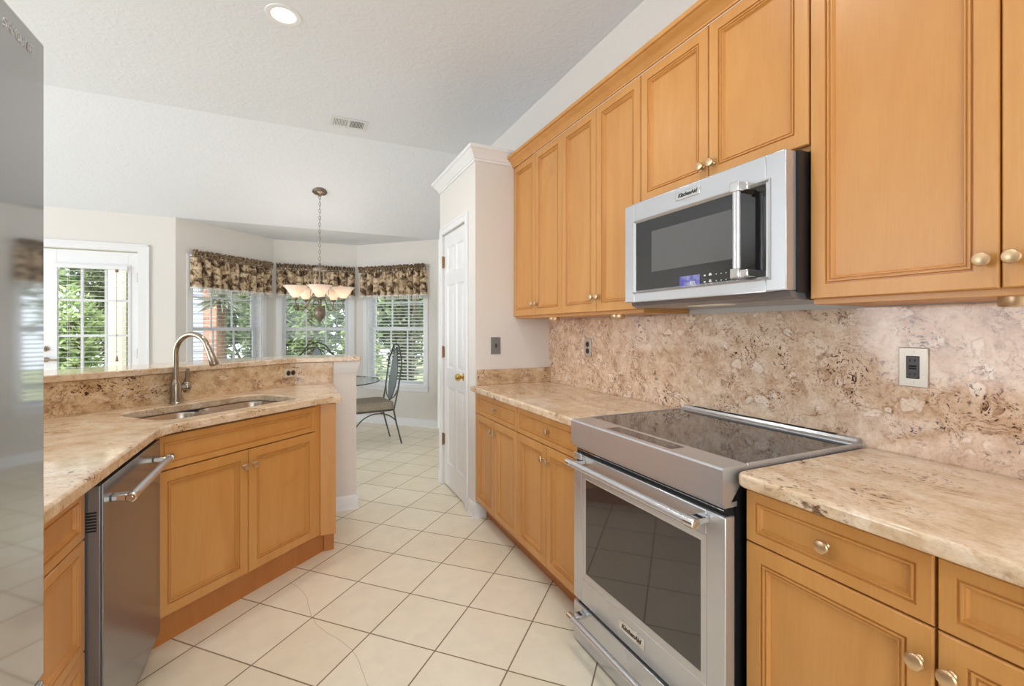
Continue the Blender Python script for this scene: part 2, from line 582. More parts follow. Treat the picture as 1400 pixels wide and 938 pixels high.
def thing(name, label, cat, loc=(0, 0, 0), rz=0.0, group=None):
    o = bpy.data.objects.new(name, None)
    o.empty_display_size = 0.1
    COL.objects.link(o)
    o.location = loc
    o.rotation_euler = (0, 0, R(rz))
    return tag(o, label, cat, group)

def struct(o):
    o['kind'] = 'structure'
    return o

def text_mesh(name, body, size, mat, parent, matrix, shear=0.0, depth=0.0006, bold=0.0, squeeze=1.0):
    cu = bpy.data.curves.new(name, 'FONT')
    cu.body = body
    cu.size = size
    cu.shear = shear
    cu.extrude = depth
    cu.offset = bold
    cu.align_x = 'CENTER'
    cu.align_y = 'CENTER'
    tmp = bpy.data.objects.new(name + '_source', cu)
    COL.objects.link(tmp)
    bpy.context.view_layer.update()
    me = bpy.data.meshes.new_from_object(tmp.evaluated_get(bpy.context.evaluated_depsgraph_get()))
    bpy.data.objects.remove(tmp)
    me.transform(matrix @ Matrix.Diagonal((squeeze, 1, 1, 1)))
    me.materials.clear()
    me.materials.append(M[mat])
    me.name = name
    o = bpy.data.objects.new(name, me)
    COL.objects.link(o)
    o.parent = parent
    return o

# front-facing text matrix for a local frame whose viewer looks along +y (x right, z up)
def front_mat(x, y, z):
    return Matrix.Translation((x, y, z)) @ Matrix.Rotation(R(90), 4, 'X')

def copy_tree(o, parent=None, loc=None, rz=None, label=None):
    c = o.copy()
    COL.objects.link(c)
    c.parent = parent
    if loc is not None:
        c.location = loc
    if rz is not None:
        c.rotation_euler = (0, 0, R(rz))
    if label:
        c['label'] = label
    for ch in [x for x in bpy.data.objects if x.parent == o and x is not c]:
        copy_tree(ch, c)
    return c

# ------------------------------------------------------------------ room shell
XW = 1.69           # right wall plaster
CE = 3.07           # high kitchen ceiling
YB = 4.45           # where the ceiling starts to slope
YD = 5.90           # wall with the glazed door
ZN = 2.48           # height of the breakfast nook
XL, YR = -5.0, -3.0
BAY = [(-1.17, 5.90), (-0.285, 6.785), (0.755, 6.785), (1.66, 5.88)]

mb = MB()
mb.prism([(XL, YR), (XW, YR), (XW, 5.88), (1.66, 5.88), (0.755, 6.785), (-0.285, 6.785), (-1.17, 5.9), (XL, 5.9)], -0.08, 0.0)
struct(mb.build('floor', 'floor', smooth=0))

mb = MB()
def slab(pts, t=0.06):
    top = [(p[0], p[1], p[2] + t) for p in pts]
    mb.rings([pts, top])
mb.prism([(XL, YR), (XW, YR), (XW, YB), (XL, YB)], CE, CE + 0.06, [[(-0.073 + 0.066 * math.cos(2 * math.pi * i / 32), 2.89 + 0.066 * math.sin(2 * math.pi * i / 32)) for i in range(32)]])
slab([(XL, YB, CE), (XW, YB, CE), (XW, YD, ZN), (XL, YD, ZN)])
slab([(-1.17, YD, ZN), (1.69, YD, ZN), (0.755, 6.83, ZN), (-0.285, 6.83, ZN)])
struct(mb.build('ceiling', 'ceiling', smooth=0))

def wall_panel(mb, p, q, z0, z1, t, openings=(), side=1):
    """upright wall from p to q (plan), thickness t to the left of p->q (side=1) with rectangular openings (s0,s1,z0,z1)"""
    p, q = Vector(p), Vector(q)
    L = (q - p).length
    d = (q - p) / L
    n = Vector((-d.y, d.x)) * side
    mt = Matrix(((d.x, n.x, 0, p.x), (d.y, n.y, 0, p.y), (0, 0, 1, 0), (0, 0, 0, 1)))
    xs = sorted({0, L, *[o[0] for o in openings], *[o[1] for o in openings]})
    for a, c in zip(xs, xs[1:]):
        zz = [(z0, z1)]
        for o in openings:
            if o[0] <= a + 1e-6 and o[1] >= c - 1e-6:
                zz = [(z0, o[2]), (o[3], z1)]
        for u, w in zz:
            if w - u > 1e-4:
                mb.box(a, c, 0, t, u, w, mt)
    return mt

mb = MB(); wall_panel(mb, (XW, YR), (XW, 5.88), 0, CE, 0.12, side=-1)
struct(mb.build('wall_right', 'wall', smooth=0))
mb = MB(); wall_panel(mb, (XL, YD), (-1.17, YD), 0, ZN, 0.15, [(XL + 5.0 + 2.72, XL + 5.0 + 3.51, 0, 2.09)])
struct(mb.build('wall_far', 'wall', smooth=0))
mb = MB(); wall_panel(mb, BAY[0], BAY[1], 0, ZN, 0.15, [(0.17, 1.07, 0.54, 2.06)])
struct(mb.build('wall_bay_left', 'wall', smooth=0))
mb = MB(); wall_panel(mb, BAY[1], BAY[2], 0, ZN, 0.15, [(0.085, 0.945, 0.54, 2.06)])
struct(mb.build('wall_bay_centre', 'wall', smooth=0))
mb = MB(); wall_panel(mb, BAY[2], BAY[3], 0, ZN, 0.15, [(0.175, 1.085, 0.54, 2.06)])
struct(mb.build('wall_bay_right', 'wall', smooth=0))
mb = MB(); wall_panel(mb, (XL, YR), (XW, YR), 0, CE, 0.12, [(3.8, 6.4, 0.5, 2.6)], side=-1)
struct(mb.build('wall_behind', 'wall', smooth=0))
mb = MB(); wall_panel(mb, (XL, YR), (XL, YD), 0, CE, 0.12, [(3.6, 7.4, 0.5, 2.7)])
struct(mb.build('wall_left', 'wall', smooth=0))
mb = MB(); wall_panel(mb, (-1.17, YR), (-1.17, 1.02), 0, CE, 0.12)
struct(mb.build('wall_fridge', 'wall', smooth=0))

# pantry enclosure
PX, PY0, PY1, PZ = 1.105, 2.965, 3.83, 2.55
mb = MB()
wall_panel(mb, (PX, PY0), (PX, PY1), 0, PZ, 0.09, [(0.195, 0.775, 0, 2.085)], side=-1)
mb.box(PX + 0.09, XW, PY0, PY0 + 0.09, 0, PZ)
mb.box(PX + 0.09, XW, PY1 - 0.09, PY1, 0, PZ)
mb.box(PX, XW, PY0, PY1, PZ - 0.02, PZ)
struct(mb.build('wall_pantry', 'wall', smooth=0))

def sweep(path, normals, prof, closed_ends=True):
    """path: plan points; normals: outward unit normal per segment; prof: (d,z) loop"""
    rr = []
    n = len(path)
    for i, p in enumerate(path):
        if i == 0:
            m_ = Vector(normals[0])
        elif i == n - 1:
            m_ = Vector(normals[-1])
        else:
            a, c = Vector(normals[i - 1]), Vector(normals[i])
            m_ = (a + c) / (1 + a.dot(c))
        rr.append([(p[0] + m_.x * d, p[1] + m_.y * d, z) for d, z in prof])
    mb = MB()
    mb.rings(rr, True, True)
    return mb

crown_p = [(0, 2.455), (0.009, 2.455), (0.010, 2.470), (0.018, 2.474), (0.020, 2.486), (0.032, 2.500), (0.045, 2.520), (0.050, 2.526), (0.058, 2.530), (0.060, 2.550), (0, 2.550)]
struct(sweep([(XW, PY0), (PX, PY0), (PX, PY1), (XW, PY1)], [(0, -1), (-1, 0), (0, 1)], crown_p).build('trim_1', 'trim'))
base_p = [(0, 0), (0.016, 0), (0.016, 0.008), (0.012, 0.012), (0.012, 0.088), (0.008, 0.098), (0.003, 0.102), (0, 0.102)]
struct(sweep([(1.18, PY0), (PX, PY0), (PX, PY0 + 0.125)], [(0, -1), (-1, 0)], base_p).build('baseboard_pantry', 'trim'))
struct(sweep([(PX, PY1 - 0.035), (PX, PY1), (XW, PY1)], [(-1, 0), (0, 1)], base_p).build('baseboard_pantry_end', 'trim'))
s2 = math.sqrt(0.5)
struct(sweep([(-1.37, YD), BAY[0], BAY[1], BAY[2], BAY[3]], [(0, -1), (s2, -s2), (0, -1), (-s2, -s2)], base_p).build('baseboard_nook', 'trim'))

# door casing of the pantry (trim) and its six panel door
mb = MB()
cy0, cy1, cz = PY0 + 0.195, PY0 + 0.775, 2.085
for a, c in ((cy0 - 0.057, cy0), (cy1, cy1 + 0.057)):
    mb.box(PX - 0.014, PX, a, c, 0, cz)
    mb.box(PX - 0.018, PX - 0.012, a if a < cy0 else c - 0.014, a + 0.014 if a < cy0 else c, 0, cz + 0.04)
mb.box(PX - 0.014, PX, cy0 - 0.057, cy1 + 0.057, cz, cz + 0.057)
mb.box(PX - 0.018, PX - 0.012, cy0 - 0.057, cy1 + 0.057, cz + 0.043, cz + 0.057)
struct(mb.build('trim_2', 'trim', bevel=0.003))

def panel_face(mb, x0, x1, z0, z1, prof, back):
    """rectangular board seen from -y: prof is a list of (inset, y) from the outer edge inwards, centre filled"""
    rr = [[(x0, back, z0), (x1, back, z0), (x1, back, z1), (x0, back, z1)]]
    for i, y in prof:
        rr.append([(x0 + i, y, z0 + i), (x1 - i, y, z0 + i), (x1 - i, y, z1 - i), (x0 + i, y, z1 - i)])
    mb.rings(rr)

def slab_with_panels(mb, x0, x1, z0, z1, y0, y1, rects, prof):
    """board with a front at y0, sunk panels (rects) following prof [(inset, dy)]"""
    xs = sorted({x0, x1, *[r[0] for r in rects], *[r[1] for r in rects]})
    zs = sorted({z0, z1, *[r[2] for r in rects], *[r[3] for r in rects]})
    bm = mb.bm
    for a, c in zip(xs, xs[1:]):
        for u, w in zip(zs, zs[1:]):
            if any(r[0] <= a + 1e-6 and r[1] >= c - 1e-6 and r[2] <= u + 1e-6 and r[3] >= w - 1e-6 for r in rects):
                continue
            mb.face([(a, y0, u), (c, y0, u), (c, y0, w), (a, y0, w)])
    for r in rects:
        rr = [[(r[0] + i, y0 + d, r[2] + i), (r[1] - i, y0 + d, r[2] + i), (r[1] - i, y0 + d, r[3] - i), (r[0] + i, y0 + d, r[3] - i)] for i, d in prof]
        mb.rings(rr, False, True)
    mb.rings([[(x0, y0, z0), (x1, y0, z0), (x1, y0, z1), (x0, y0, z1)], [(x0, y1, z0), (x1, y1, z0), (x1, y1, z1), (x0, y1, z1)]], False, True)
    bmesh.ops.remove_doubles(bm, verts=bm.verts, dist=1e-5)

door2 = thing('door_2', 'white six panel pantry door with brass knob', 'door', (PX + 0.012, cy1, 0.0), -90)
del door2['category']; del door2['label']
struct(door2)
dw = cy1 - cy0
mb = MB()
px = [(0.085, 0.262), (dw - 0.262, dw - 0.085)]
pz = [(0.20, 0.83), (0.98, 1.66), (1.76, 1.97)]
rects = [(a, c, u, w) for a, c in px for u, w in pz]
slab_with_panels(mb, 0.003, dw - 0.003, 0.012, cz - 0.004, 0, 0.035, rects, [(0, 0), (0.008, 0.006), (0.022, 0.009), (0.040, 0.003), (0.046, 0.002)])
mb.build('door_slab', 'trim', door2, smooth=20)
def knob_mb(mb, x, y, z, prof, n=20):
    mt = Matrix.Translation((x, y, z)) @ Matrix.Rotation(R(90), 4, 'X')
    mb.lathe(prof, mt, n)
mb = MB()
knob_mb(mb, dw - 0.115 + 0.05, 0, 0.945, [(0.032, 0), (0.032, 0.004), (0.026, 0.010), (0.012, 0.014), (0.011, 0.030), (0.020, 0.036), (0.028, 0.046), (0.029, 0.056), (0.022, 0.066), (0.0, 0.069)])
o = mb.build('knob', 'brass', door2); o['label'] = 'polished brass knob'
for hz in (0.38, 1.11, 1.86):
    mb = MB()
    mb.box(-0.012, 0.012, -0.013, 0.0, hz - 0.045, hz + 0.045)
    mb.lathe([(0.006, hz - 0.05), (0.006, hz + 0.05)], Matrix.Translation((0.0, -0.015, 0)), 10)
    o = mb.build('hinge', 'bronze', door2); o['label'] = 'aged bronze hinge'

# ------------------------------------------------------------------ windows, blinds, glazed door
def window(idx, p, q, s0, s1, z0, z1):
    p, q = Vector(p), Vector(q)
    d = (q - p).normalized()
    ang = math.degrees(math.atan2(d.y, d.x))
    w = bpy.data.objects.new('window_%d' % idx, None)
    COL.objects.link(w)
    o0 = p + d * s0
    w.location = (o0.x, o0.y, z0)
    w.rotation_euler = (0, 0, R(ang))
    struct(w)
    L, H = s1 - s0, z1 - z0
    mb = MB()     # jamb lining and outer frame (viewer at -y)
    t = 0.018
    for a in (0, L - t):
        mb.box(a, a + t, 0.0, 0.15, 0, H)
    mb.box(t, L - t, 0.0, 0.15, 0, t)
    mb.box(t, L - t, 0.0, 0.15, H - t, H)
    mb.build('window_frame', 'sash', w, bevel=0.002)
    mb = MB()     # casing on the room side
    cw = 0.06
    for a, c in ((-cw, 0.004), (L - 0.004, L + cw)):
        mb.box(a, c, -0.016, 0, -0.0, H + cw)
    mb.box(0.004, L - 0.004, -0.016, 0, H - 0.004, H + cw)
    mb.box(-cw, L + cw, -0.016, 0, -0.075, -0.02)
    mb.build('casing', 'trim', w, bevel=0.003)
    mb = MB()
    mb.box(-cw - 0.015, L + cw + 0.015, -0.04, 0.07, -0.02, 0.004)
    mb.build('window_sill', 'trim', w, bevel=0.004)
    for k, (a, c, y) in enumerate(((0.018, H / 2 + 0.02, 0.085), (H / 2 - 0.02, H - 0.018, 0.115))):
        mb = MB()
        r = 0.038
        x0, x1 = t, L - t
        mb.box(x0, x0 + r, y, y + 0.028, a, c); mb.box(x1 - r, x1, y, y + 0.028, a, c)
        mb.box(x0 + r, x1 - r, y, y + 0.028, a, a + r); mb.box(x0 + r, x1 - r, y, y + 0.028, c - r, c)
        for i in (1, 2):
            xm = x0 + r + (x1 - x0 - 2 * r) * i / 3
            mb.box(xm - 0.008, xm + 0.008, y + 0.006, y + 0.022, a + r, c - r)
        zm = (a + c) / 2
        mb.box(x0 + r, x1 - r, y + 0.0065, y + 0.0215, zm - 0.008, zm + 0.008)
        s = mb.build('sash', 'sash', w, bevel=0.0015)
        mb = MB()
        mb.box(x0 + r, x1 - r, y + 0.012, y + 0.016, a + r, c - r)
        mb.build('pane', 'pane', s, smooth=0)
    return w, L, H, ang

def blind(w, L, H, ang, z0, label, depth=0.035, pitch=0.043, tilt=8, cords=(0.2, 0.8), slat_w=0.046):
    b_ = thing('window_blind', label, 'blind', (w.location.x, w.location.y, z0), ang, None)
    d = depth
    mb = MB()
    mb.box(0.024, L - 0.024, d - 0.022, d + 0.022, H - 0.062, H - 0.022)
    mb.build('headrail', 'blind', b_, bevel=0.002)
    mb = MB()
    z = 0.055
    while z < H - 0.075:
        mt = Matrix.Translation((0, d, z)) @ Matrix.Rotation(R(tilt), 4, 'X')
        mb.box(0.026, L - 0.026, -slat_w / 2, slat_w / 2, -0.0013, 0.0013, mt)
        z += pitch
    mb.build('slats', 'blind', b_, smooth=0)
    mb = MB()
    mb.box(0.026, L - 0.026, d - 0.022, d + 0.022, 0.010, 0.030)
    mb.build('bottom_rail', 'blind', b_, bevel=0.003)
    mb = MB()
    for f in cords:
        for yy in (-slat_w / 2 - 0.002, slat_w / 2 + 0.002):
            mb.tube([(L * f, d + yy, 0.03), (L * f, d + yy, H - 0.06)], 0.0012, 6)
    mb.build('ladder_cord', 'blind', b_)
    return b_

win = []
win.append(window(1, BAY[0], BAY[1], 0.17, 1.07, 0.54, 2.06))
win.append(window(2, BAY[1], BAY[2], 0.085, 0.945, 0.54, 2.06))
win.append(window(3, BAY[2], BAY[3], 0.175, 1.085, 0.54, 2.06))
labs = ['white slatted blind in the bay window nearest the glazed door', 'white slatted blind in the middle bay window behind the chandelier', 'white slatted blind in the bay window behind the side chair']
for (w, L, H, ang), lb, tl_ in zip(win, labs, (1, 1, 12)):
    blind(w, L, H, ang, 0.54, lb, tilt=tl_)

# glazed exterior door
DX0, DX1 = -2.28, -1.49
d1 = bpy.data.objects.new('door_1', None)
COL.objects.link(d1)
d1.location = (DX0, YD, 0)
struct(d1)
DW_ = DX1 - DX0
mb = MB()
GX0, GX1, GZ0, GZ1 = 0.155, 0.71, 0.18, 1.94
for a, c in ((0.004, GX0), (GX1, DW_ - 0.004)):
    mb.box(a, c, 0.02, 0.064, 0.01, 2.08)
mb.box(GX0, GX1, 0.02, 0.064, 0.01, GZ0); mb.box(GX0, GX1, 0.02, 0.064, GZ1, 2.08)
mb.box(GX0 - 0.02, GX0 + 0.006, 0.012, 0.021, GZ0 - 0.02, GZ1 + 0.02); mb.box(GX1 - 0.006, GX1 + 0.02, 0.012, 0.021, GZ0 - 0.02, GZ1 + 0.02)
mb.box(GX0, GX1, 0.012, 0.021, GZ1 - 0.006, GZ1 + 0.02); mb.box(GX0, GX1, 0.012, 0.021, GZ0 - 0.02, GZ0 + 0.006)
mb.build('door_slab', 'sash', d1, bevel=0.002)
mb = MB()
for i in (1, 2):
    x = GX0 + (GX1 - GX0) * i / 3
    mb.box(x - 0.010, x + 0.010, 0.03, 0.054, GZ0, GZ1)
for i in range(1, 5):
    z = GZ0 + (GZ1 - GZ0) * i / 5
    mb.box(GX0, GX1, 0.031, 0.053, z - 0.010, z + 0.010)
mb.build('muntins', 'sash', d1)
mb = MB(); mb.box(GX0, GX1, 0.040, 0.044, GZ0, GZ1); mb.build('pane', 'pane', d1, smooth=0)
mb = MB()
for hz in (1.005, 1.11):
    knob_mb(mb, 0.075, 0.02, hz, [(0.026, 0), (0.026, 0.008), (0.014, 0.012), (0.012, 0.035), (0.0, 0.036)])
mb.tube([(0.075, -0.018, 1.005), (0.12, -0.022, 1.003), (0.18, -0.02, 0.998)], [0.010, 0.009, 0.007], 8)
mb.build('door_handle', 'nickel', d1)
for hz in (0.3, 1.05, 1.83):
    mb = MB(); mb.lathe([(0.007, hz - 0.05), (0.007, hz + 0.05)], Matrix.Translation((DW_, 0.012, 0)), 10)
    mb.build('hinge', 'nickel', d1)
mb = MB()
for a, c in ((-0.09, -0.002), (DW_ + 0.002, DW_ + 0.10)):
    mb.box(DX0 + a, DX0 + c, YD - 0.016, YD, 0, 2.10)
    mb.box(DX0 + (a if a < 0 else c - 0.02), DX0 + (a + 0.02 if a < 0 else c), YD - 0.022, YD - 0.014, 0, 2.165)
mb.box(DX0 - 0.09, DX1 + 0.10, YD - 0.016, YD, 2.095, 2.17)
mb.box(DX0 - 0.09, DX1 + 0.10, YD - 0.022, YD - 0.014, 2.15, 2.17)
struct(mb.build('trim_3', 'trim', bevel=0.003))
db = blind(d1, GX1 - GX0 + 0.05, GZ1 - GZ0 + 0.03, 0, GZ0 - 0.01, 'white slatted blind hanging on the glazed garden door', depth=-0.008, pitch=0.05, tilt=1, slat_w=0.026)
db.location = (DX0 + GX0 - 0.025, YD, GZ0 - 0.01)
mb = MB()
mb.tube([(0.50, -0.03, 1.70), (0.50, -0.03, 0.86)], 0.0022, 6)
mb.lathe([(0.0, 0.80), (0.012, 0.81), (0.008, 0.84), (0.003, 0.865)], Matrix.Translation((0.50, -0.03, 0)), 10)
mb.sphere((0.50, -0.03, 1.715), 0.016, 10, 6)
o = mb.build('pull_cord', 'cord', db); o['label'] = 'brown pull cord with a tassel'

# ------------------------------------------------------------------ cabinets
DOORP = [(0.0, 0.004), (0.003, 0.0), (0.042, 0.0), (0.0435, 0.006), (0.0465, 0.006), (0.0485, 0.001), (0.0515, 0.001), (0.0535, 0.006), (0.0560, 0.006), (0.0575, 0.003), (0.0595, 0.003), (0.064, 0.013)]
DRAWP = [(0.0, 0.004), (0.003, 0.0), (0.027, 0.0), (0.0285, 0.005), (0.0310, 0.005), (0.0330, 0.001), (0.0360, 0.001), (0.0375, 0.005), (0.0395, 0.005), (0.0435, 0.012)]
KNOB = [(0.008, 0), (0.008, 0.002), (0.0055, 0.005), (0.0055, 0.012), (0.010, 0.015), (0.0155, 0.019), (0.0165, 0.023), (0.0145, 0.0265), (0.008, 0.0285), (0.0, 0.029)]

def front(parent, name, x0, x1, z0, z1, knob=None, prof=DOORP, mat='wood'):
    mb = MB()
    panel_face(mb, x0, x1, z0, z1, prof, 0.019)
    d = mb.build(name, mat, parent, smooth=12)
    if knob:
        mb = MB()
        knob_mb(mb, knob[0], 0.0 if prof is DOORP and abs(knob[0] - x0) < 0.05 or prof is DOORP else prof[-1][1], knob[1], KNOB)
        k = mb.build('knob', 'knob', d)
        k['label'] = 'satin champagne metal knob'
    return d

G = 0.0018
def base_cabinet(label, loc, rz, w, doors, drawer=True, toe=0.085, z0=0.125, depth=0.575, zd=0.7265, kx=None, side_stop=0.0):
    c = thing('base_cabinet', label, 'cabinet', loc, rz, None)
    mb = MB()
    mb.box(0.0, w, 0.02, depth, 0.124, 0.876)
    mb.build('carcass', 'gap', c)
    mb = MB()
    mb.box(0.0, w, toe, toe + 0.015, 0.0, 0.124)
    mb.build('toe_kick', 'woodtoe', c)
    if drawer:
        front(c, 'drawer', G, w - G, zd + G, 0.866, (w / 2, (zd + 0.866) / 2), DRAWP)
    n = len(doors)
    for i, side in enumerate(doors):
        a, e = w * i / n + G, w * (i + 1) / n - G
        front(c, 'door', a, e, z0, zd - G, (e - 0.022 if side == 'r' else a + 0.022, zd - 0.072))
    return c

XF = 1.105
base_cabinet('honey maple base cabinet with two narrow doors beside the pantry corner', (XF, PY0 - 0.001, 0), -90, 0.661, 'rl')
base_cabinet('honey maple base cabinet with two doors standing between pantry side cabinet and the oven', (XF, 2.302, 0), -90, 0.655, 'rl')
base_cabinet('honey maple base cabinet right of the oven with one drawer over a single door', (XF, 0.866, 0), -90, 0.411, 'r')
base_cabinet('honey maple base cabinet at the right edge of the photo, only its corner in view', (XF, 0.453, 0), -90, 0.42, 'l')

# peninsula
U42 = Vector((math.cos(R(42)), math.sin(R(42))))
N42 = Vector((-U42.y, U42.x))
A = Vector((-0.512, 2.25))
sk = thing('sink_base_cabinet', 'angled honey maple sink cabinet with a false drawer front and two doors', 'cabinet', (A.x, A.y, 0), 42)
mb = MB()
mb.box(0.0, 0.845, 0.02, 0.05, 0.14, 0.876)
mb.box(0.0, 0.02, 0.05, 0.53, 0.105, 0.876)
mb.box(0.02, 0.845, 0.05, 0.53, 0.13, 0.145)
mb.build('carcass', 'gap', sk)
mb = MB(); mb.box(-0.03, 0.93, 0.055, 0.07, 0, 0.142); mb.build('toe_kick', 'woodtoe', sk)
front(sk, 'false_drawer_front', 0.001, 0.8115, 0.7285, 0.868, None, DRAWP)
front(sk, 'door', 0.001, 0.4015, 0.137, 0.7245, (0.379, 0.652))
front(sk, 'door', 0.4045, 0.8115, 0.137, 0.7245, (0.427, 0.652))
mb = MB(); mb.box(0.8145, 0.862, 0.012, 0.04, 0.13, 0.872); mb.build('filler_strip', 'wood', sk, bevel=0.001)
PC = A + U42 * 0.850
mb = MB()
mti = (Matrix.Translation((A.x, A.y, 0)) @ Matrix.Rotation(R(42), 4, 'Z')).inverted()
mb.box(PC.x - 0.004, 0.198, PC.y + 0.006, 3.44, 0.125, 0.872, mti)
mb.build('end_panel', 'wood', sk, bevel=0.0015)
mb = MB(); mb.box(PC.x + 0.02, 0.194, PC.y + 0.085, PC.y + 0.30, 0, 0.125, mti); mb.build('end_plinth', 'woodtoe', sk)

XLF = -0.53
lc = thing('drawer_cabinet', 'honey maple drawer cabinet between the fridge and the dishwasher', 'cabinet', (XLF, 1.05, 0), 90)
mb = MB(); mb.box(0, 0.592, 0.02, 0.56, 0.105, 0.876); mb.build('carcass', 'gap', lc)
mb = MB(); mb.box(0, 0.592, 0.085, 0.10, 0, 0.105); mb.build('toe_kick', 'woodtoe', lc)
for u, w_, kz in ((0.725, 0.866, 0.795), (0.418, 0.721, 0.57), (0.115, 0.414, 0.265)):
    front(lc, 'drawer', G, 0.592 - G, u, w_, (0.296, kz), DRAWP)

# uppers
XU = 1.395
def wall_cabinet(label, y_left, w, n, zb, kz):
    c = thing('wall_cabinet', label, 'cabinet', (XU, y_left, zb), -90)
    mb = MB()
    mb.box(0.0, w, 0.020, XW - XU - 0.002, 0.0, 2.452 - zb)
    mb.build('carcass', 'wood', c, bevel=0.001)
    for i in range(n):
        a, e = w * i / n + G, w * (i + 1) / n - G
        front(c, 'door', a, e, 0.016, 2.442 - zb, ((e - 0.022) if i == 0 else (a + 0.022), kz - zb))
    return c
wall_cabinet('tall honey maple wall cabinet with two doors against the pantry wall', PY0 - 0.001, 0.660, 2, 1.374, 1.465)
wall_cabinet('tall honey maple wall cabinet with two doors left of the microwave', 2.304, 0.676, 2, 1.374, 1.465)
wall_cabinet('short honey maple wall cabinet directly above the microwave', 1.626, 0.750, 2, 1.842, 1.915)
wall_cabinet('large honey maple wall cabinet at the right edge of the photo', 0.874, 0.828, 2, 1.374, 1.455)
cr = [(0.0, 2.443), (0.007, 2.443), (0.008, 2.450), (0.014, 2.455), (0.018, 2.463), (0.030, 2.474), (0.046, 2.482), (0.050, 2.488), (0.060, 2.490), (0.064, 2.496), (0.064, 2.506), (0.0, 2.506)]
o = sweep([(XU, PY0 - 0.002), (XU, 0.046)], [(-1, 0)], cr).build('cabinet_crown', 'wood', loc=(XU, 1.5, 2.443))
tag(o, 'honey maple crown moulding running along the top of the wall cabinets', 'moulding')
for yy, lb in ((2.575, 'small round puck light under the wall cabinet nearest the pantry'), (1.925, 'small round puck light under the wall cabinet left of the microwave'), (0.462, 'small round puck light under the wall cabinet at the right edge')):
    t_ = thing('puck_light', lb, 'light', (1.50, yy, 1.352))
    mb = MB(); mb.lathe([(0.034, 0), (0.036, 0.003), (0.036, 0.022)], None, 24); mb.build('housing', 'knob', t_)
    mb = MB(); mb.lathe([(0.024, -0.001), (0.024, 0.001)], None, 20); mb.build('lens', 'reflector', t_)

# ------------------------------------------------------------------ stone
def arc(c, r, a0, a1, n=6):
    return [(c[0] + r * math.cos(R(a0 + (a1 - a0) * i / n)), c[1] + r * math.sin(R(a0 + (a1 - a0) * i / n))) for i in range(n + 1)]
XE = 1.068
mb = MB(); mb.prism([(XE, 1.640), (1.683, 1.640), (1.683, PY0 - 0.001), (XE - 0.004, PY0 - 0.001), (XE - 0.004, 2.95)], 0.878, 0.915)
tag(mb.build('countertop', 'granite_top', bevel=0.010, seg=4, loc=(1.37, 2.3, 0.878)), 'polished granite worktop between the pantry wall and the oven', 'countertop', 'granite worktops')
mb = MB(); mb.prism(arc((XE + 0.03, 0.842), 0.03, 180, 90)[::-1] + [(XE, 0.0), (1.683, 0.0), (1.683, 0.872)], 0.878, 0.915)
tag(mb.build('countertop', 'granite_top', bevel=0.010, seg=4, loc=(1.37, 0.43, 0.878)), 'polished granite worktop right of the oven', 'countertop', 'granite worktops')
mb = MB(); mb.box(1.684, 1.6895, 0.0, PY0 - 0.001, 0.900, 1.37)
tag(mb.build('backsplash', 'granite_wall', smooth=0, loc=(1.68, 1.5, 0.9155)), 'tall polished granite slab covering the wall behind the oven', 'backsplash')
mb = MB(); mb.box(PX + 0.01, 1.683, PY0 - 0.022, PY0 - 0.001, 0.9153, 1.020)
tag(mb.build('backsplash', 'granite_dark', bevel=0.002, loc=(1.4, PY0 - 0.01, 0.9155)), 'low granite upstand on the pantry side wall', 'backsplash')

# peninsula worktop with the sink cut-out
def L2(t, d):
    p = A + U42 * t + N42 * d
    return (p.x, p.y)
SP0 = Vector((-0.017, 3.475))             # where the bar splash turns
w42 = Vector((math.cos(R(41.5)), math.sin(R(41.5))))
wn = Vector((-w42.y, w42.x))
def WL(t, d):                              # along the bar wall from the turn, d = backwards
    p = SP0 - w42 * t + wn * d
    return (p.x, p.y)
fr = Vector(L2(0, -0.028))
tl = (-0.49 - fr.x) / U42.x
crn = fr + U42 * tl
outer = [(-0.49, 1.04)]
c0 = Vector((-0.49, crn.y - 0.07)); c2 = crn + U42 * 0.07
for i in range(7):
    f = i / 6
    q = c0 * (1 - f) ** 2 + crn * 2 * f * (1 - f) + c2 * f * f
    outer.append((q.x, q.y))
e1 = fr + U42 * 0.846
k0 = e1 - U42 * 0.09; k2 = Vector((e1.x + 0.06, e1.y))
for i in range(6):
    f = i / 5
    q = k0 * (1 - f) ** 2 + e1 * 2 * f * (1 - f) + k2 * f * f
    outer.append((q.x, q.y))
outer += [(0.228, e1.y), (0.228, 3.474), (SP0.x, SP0.y - 0.001), WL(1.45, -0.001), (-1.155, 2.45), (-1.155, 1.04)]
HU0, HU1, HV0, HV1, HR = 0.075, 0.795, 0.075, 0.455, 0.10
def rrect(u0, u1, v0, v1, r, n=6):
    p = arc((u1 - r, v0 + r), r, -90, 0, n) + arc((u1 - r, v1 - r), r, 0, 90, n) + arc((u0 + r, v1 - r), r, 90, 180, n) + arc((u0 + r, v0 + r), r, 180, 270, n)
    return p
hole = [L2(a, c) for a, c in rrect(HU0, HU1, HV0, HV1, HR)]
mb = MB(); mb.prism(outer, 0.878, 0.915, [hole])
tag(mb.build('countertop', 'granite_left', bevel=0.007, seg=3, loc=(-0.5, 2.3, 0.878)), 'polished granite worktop around the sink', 'countertop', 'granite worktops')
mb = MB(); mb.prism([WL(1.45, 0), (SP0.x, SP0.y), (0.226, SP0.y), (0.226, SP0.y + 0.024), (SP0.x - 0.01, SP0.y + 0.024), WL(1.45, 0.024)], 0.904, 1.068)
tag(mb.build('backsplash', 'granite_dark', bevel=0.0015, loc=(-0.4, 3.1, 0.9155)), 'granite upstand behind the sink below the raised bar', 'backsplash')
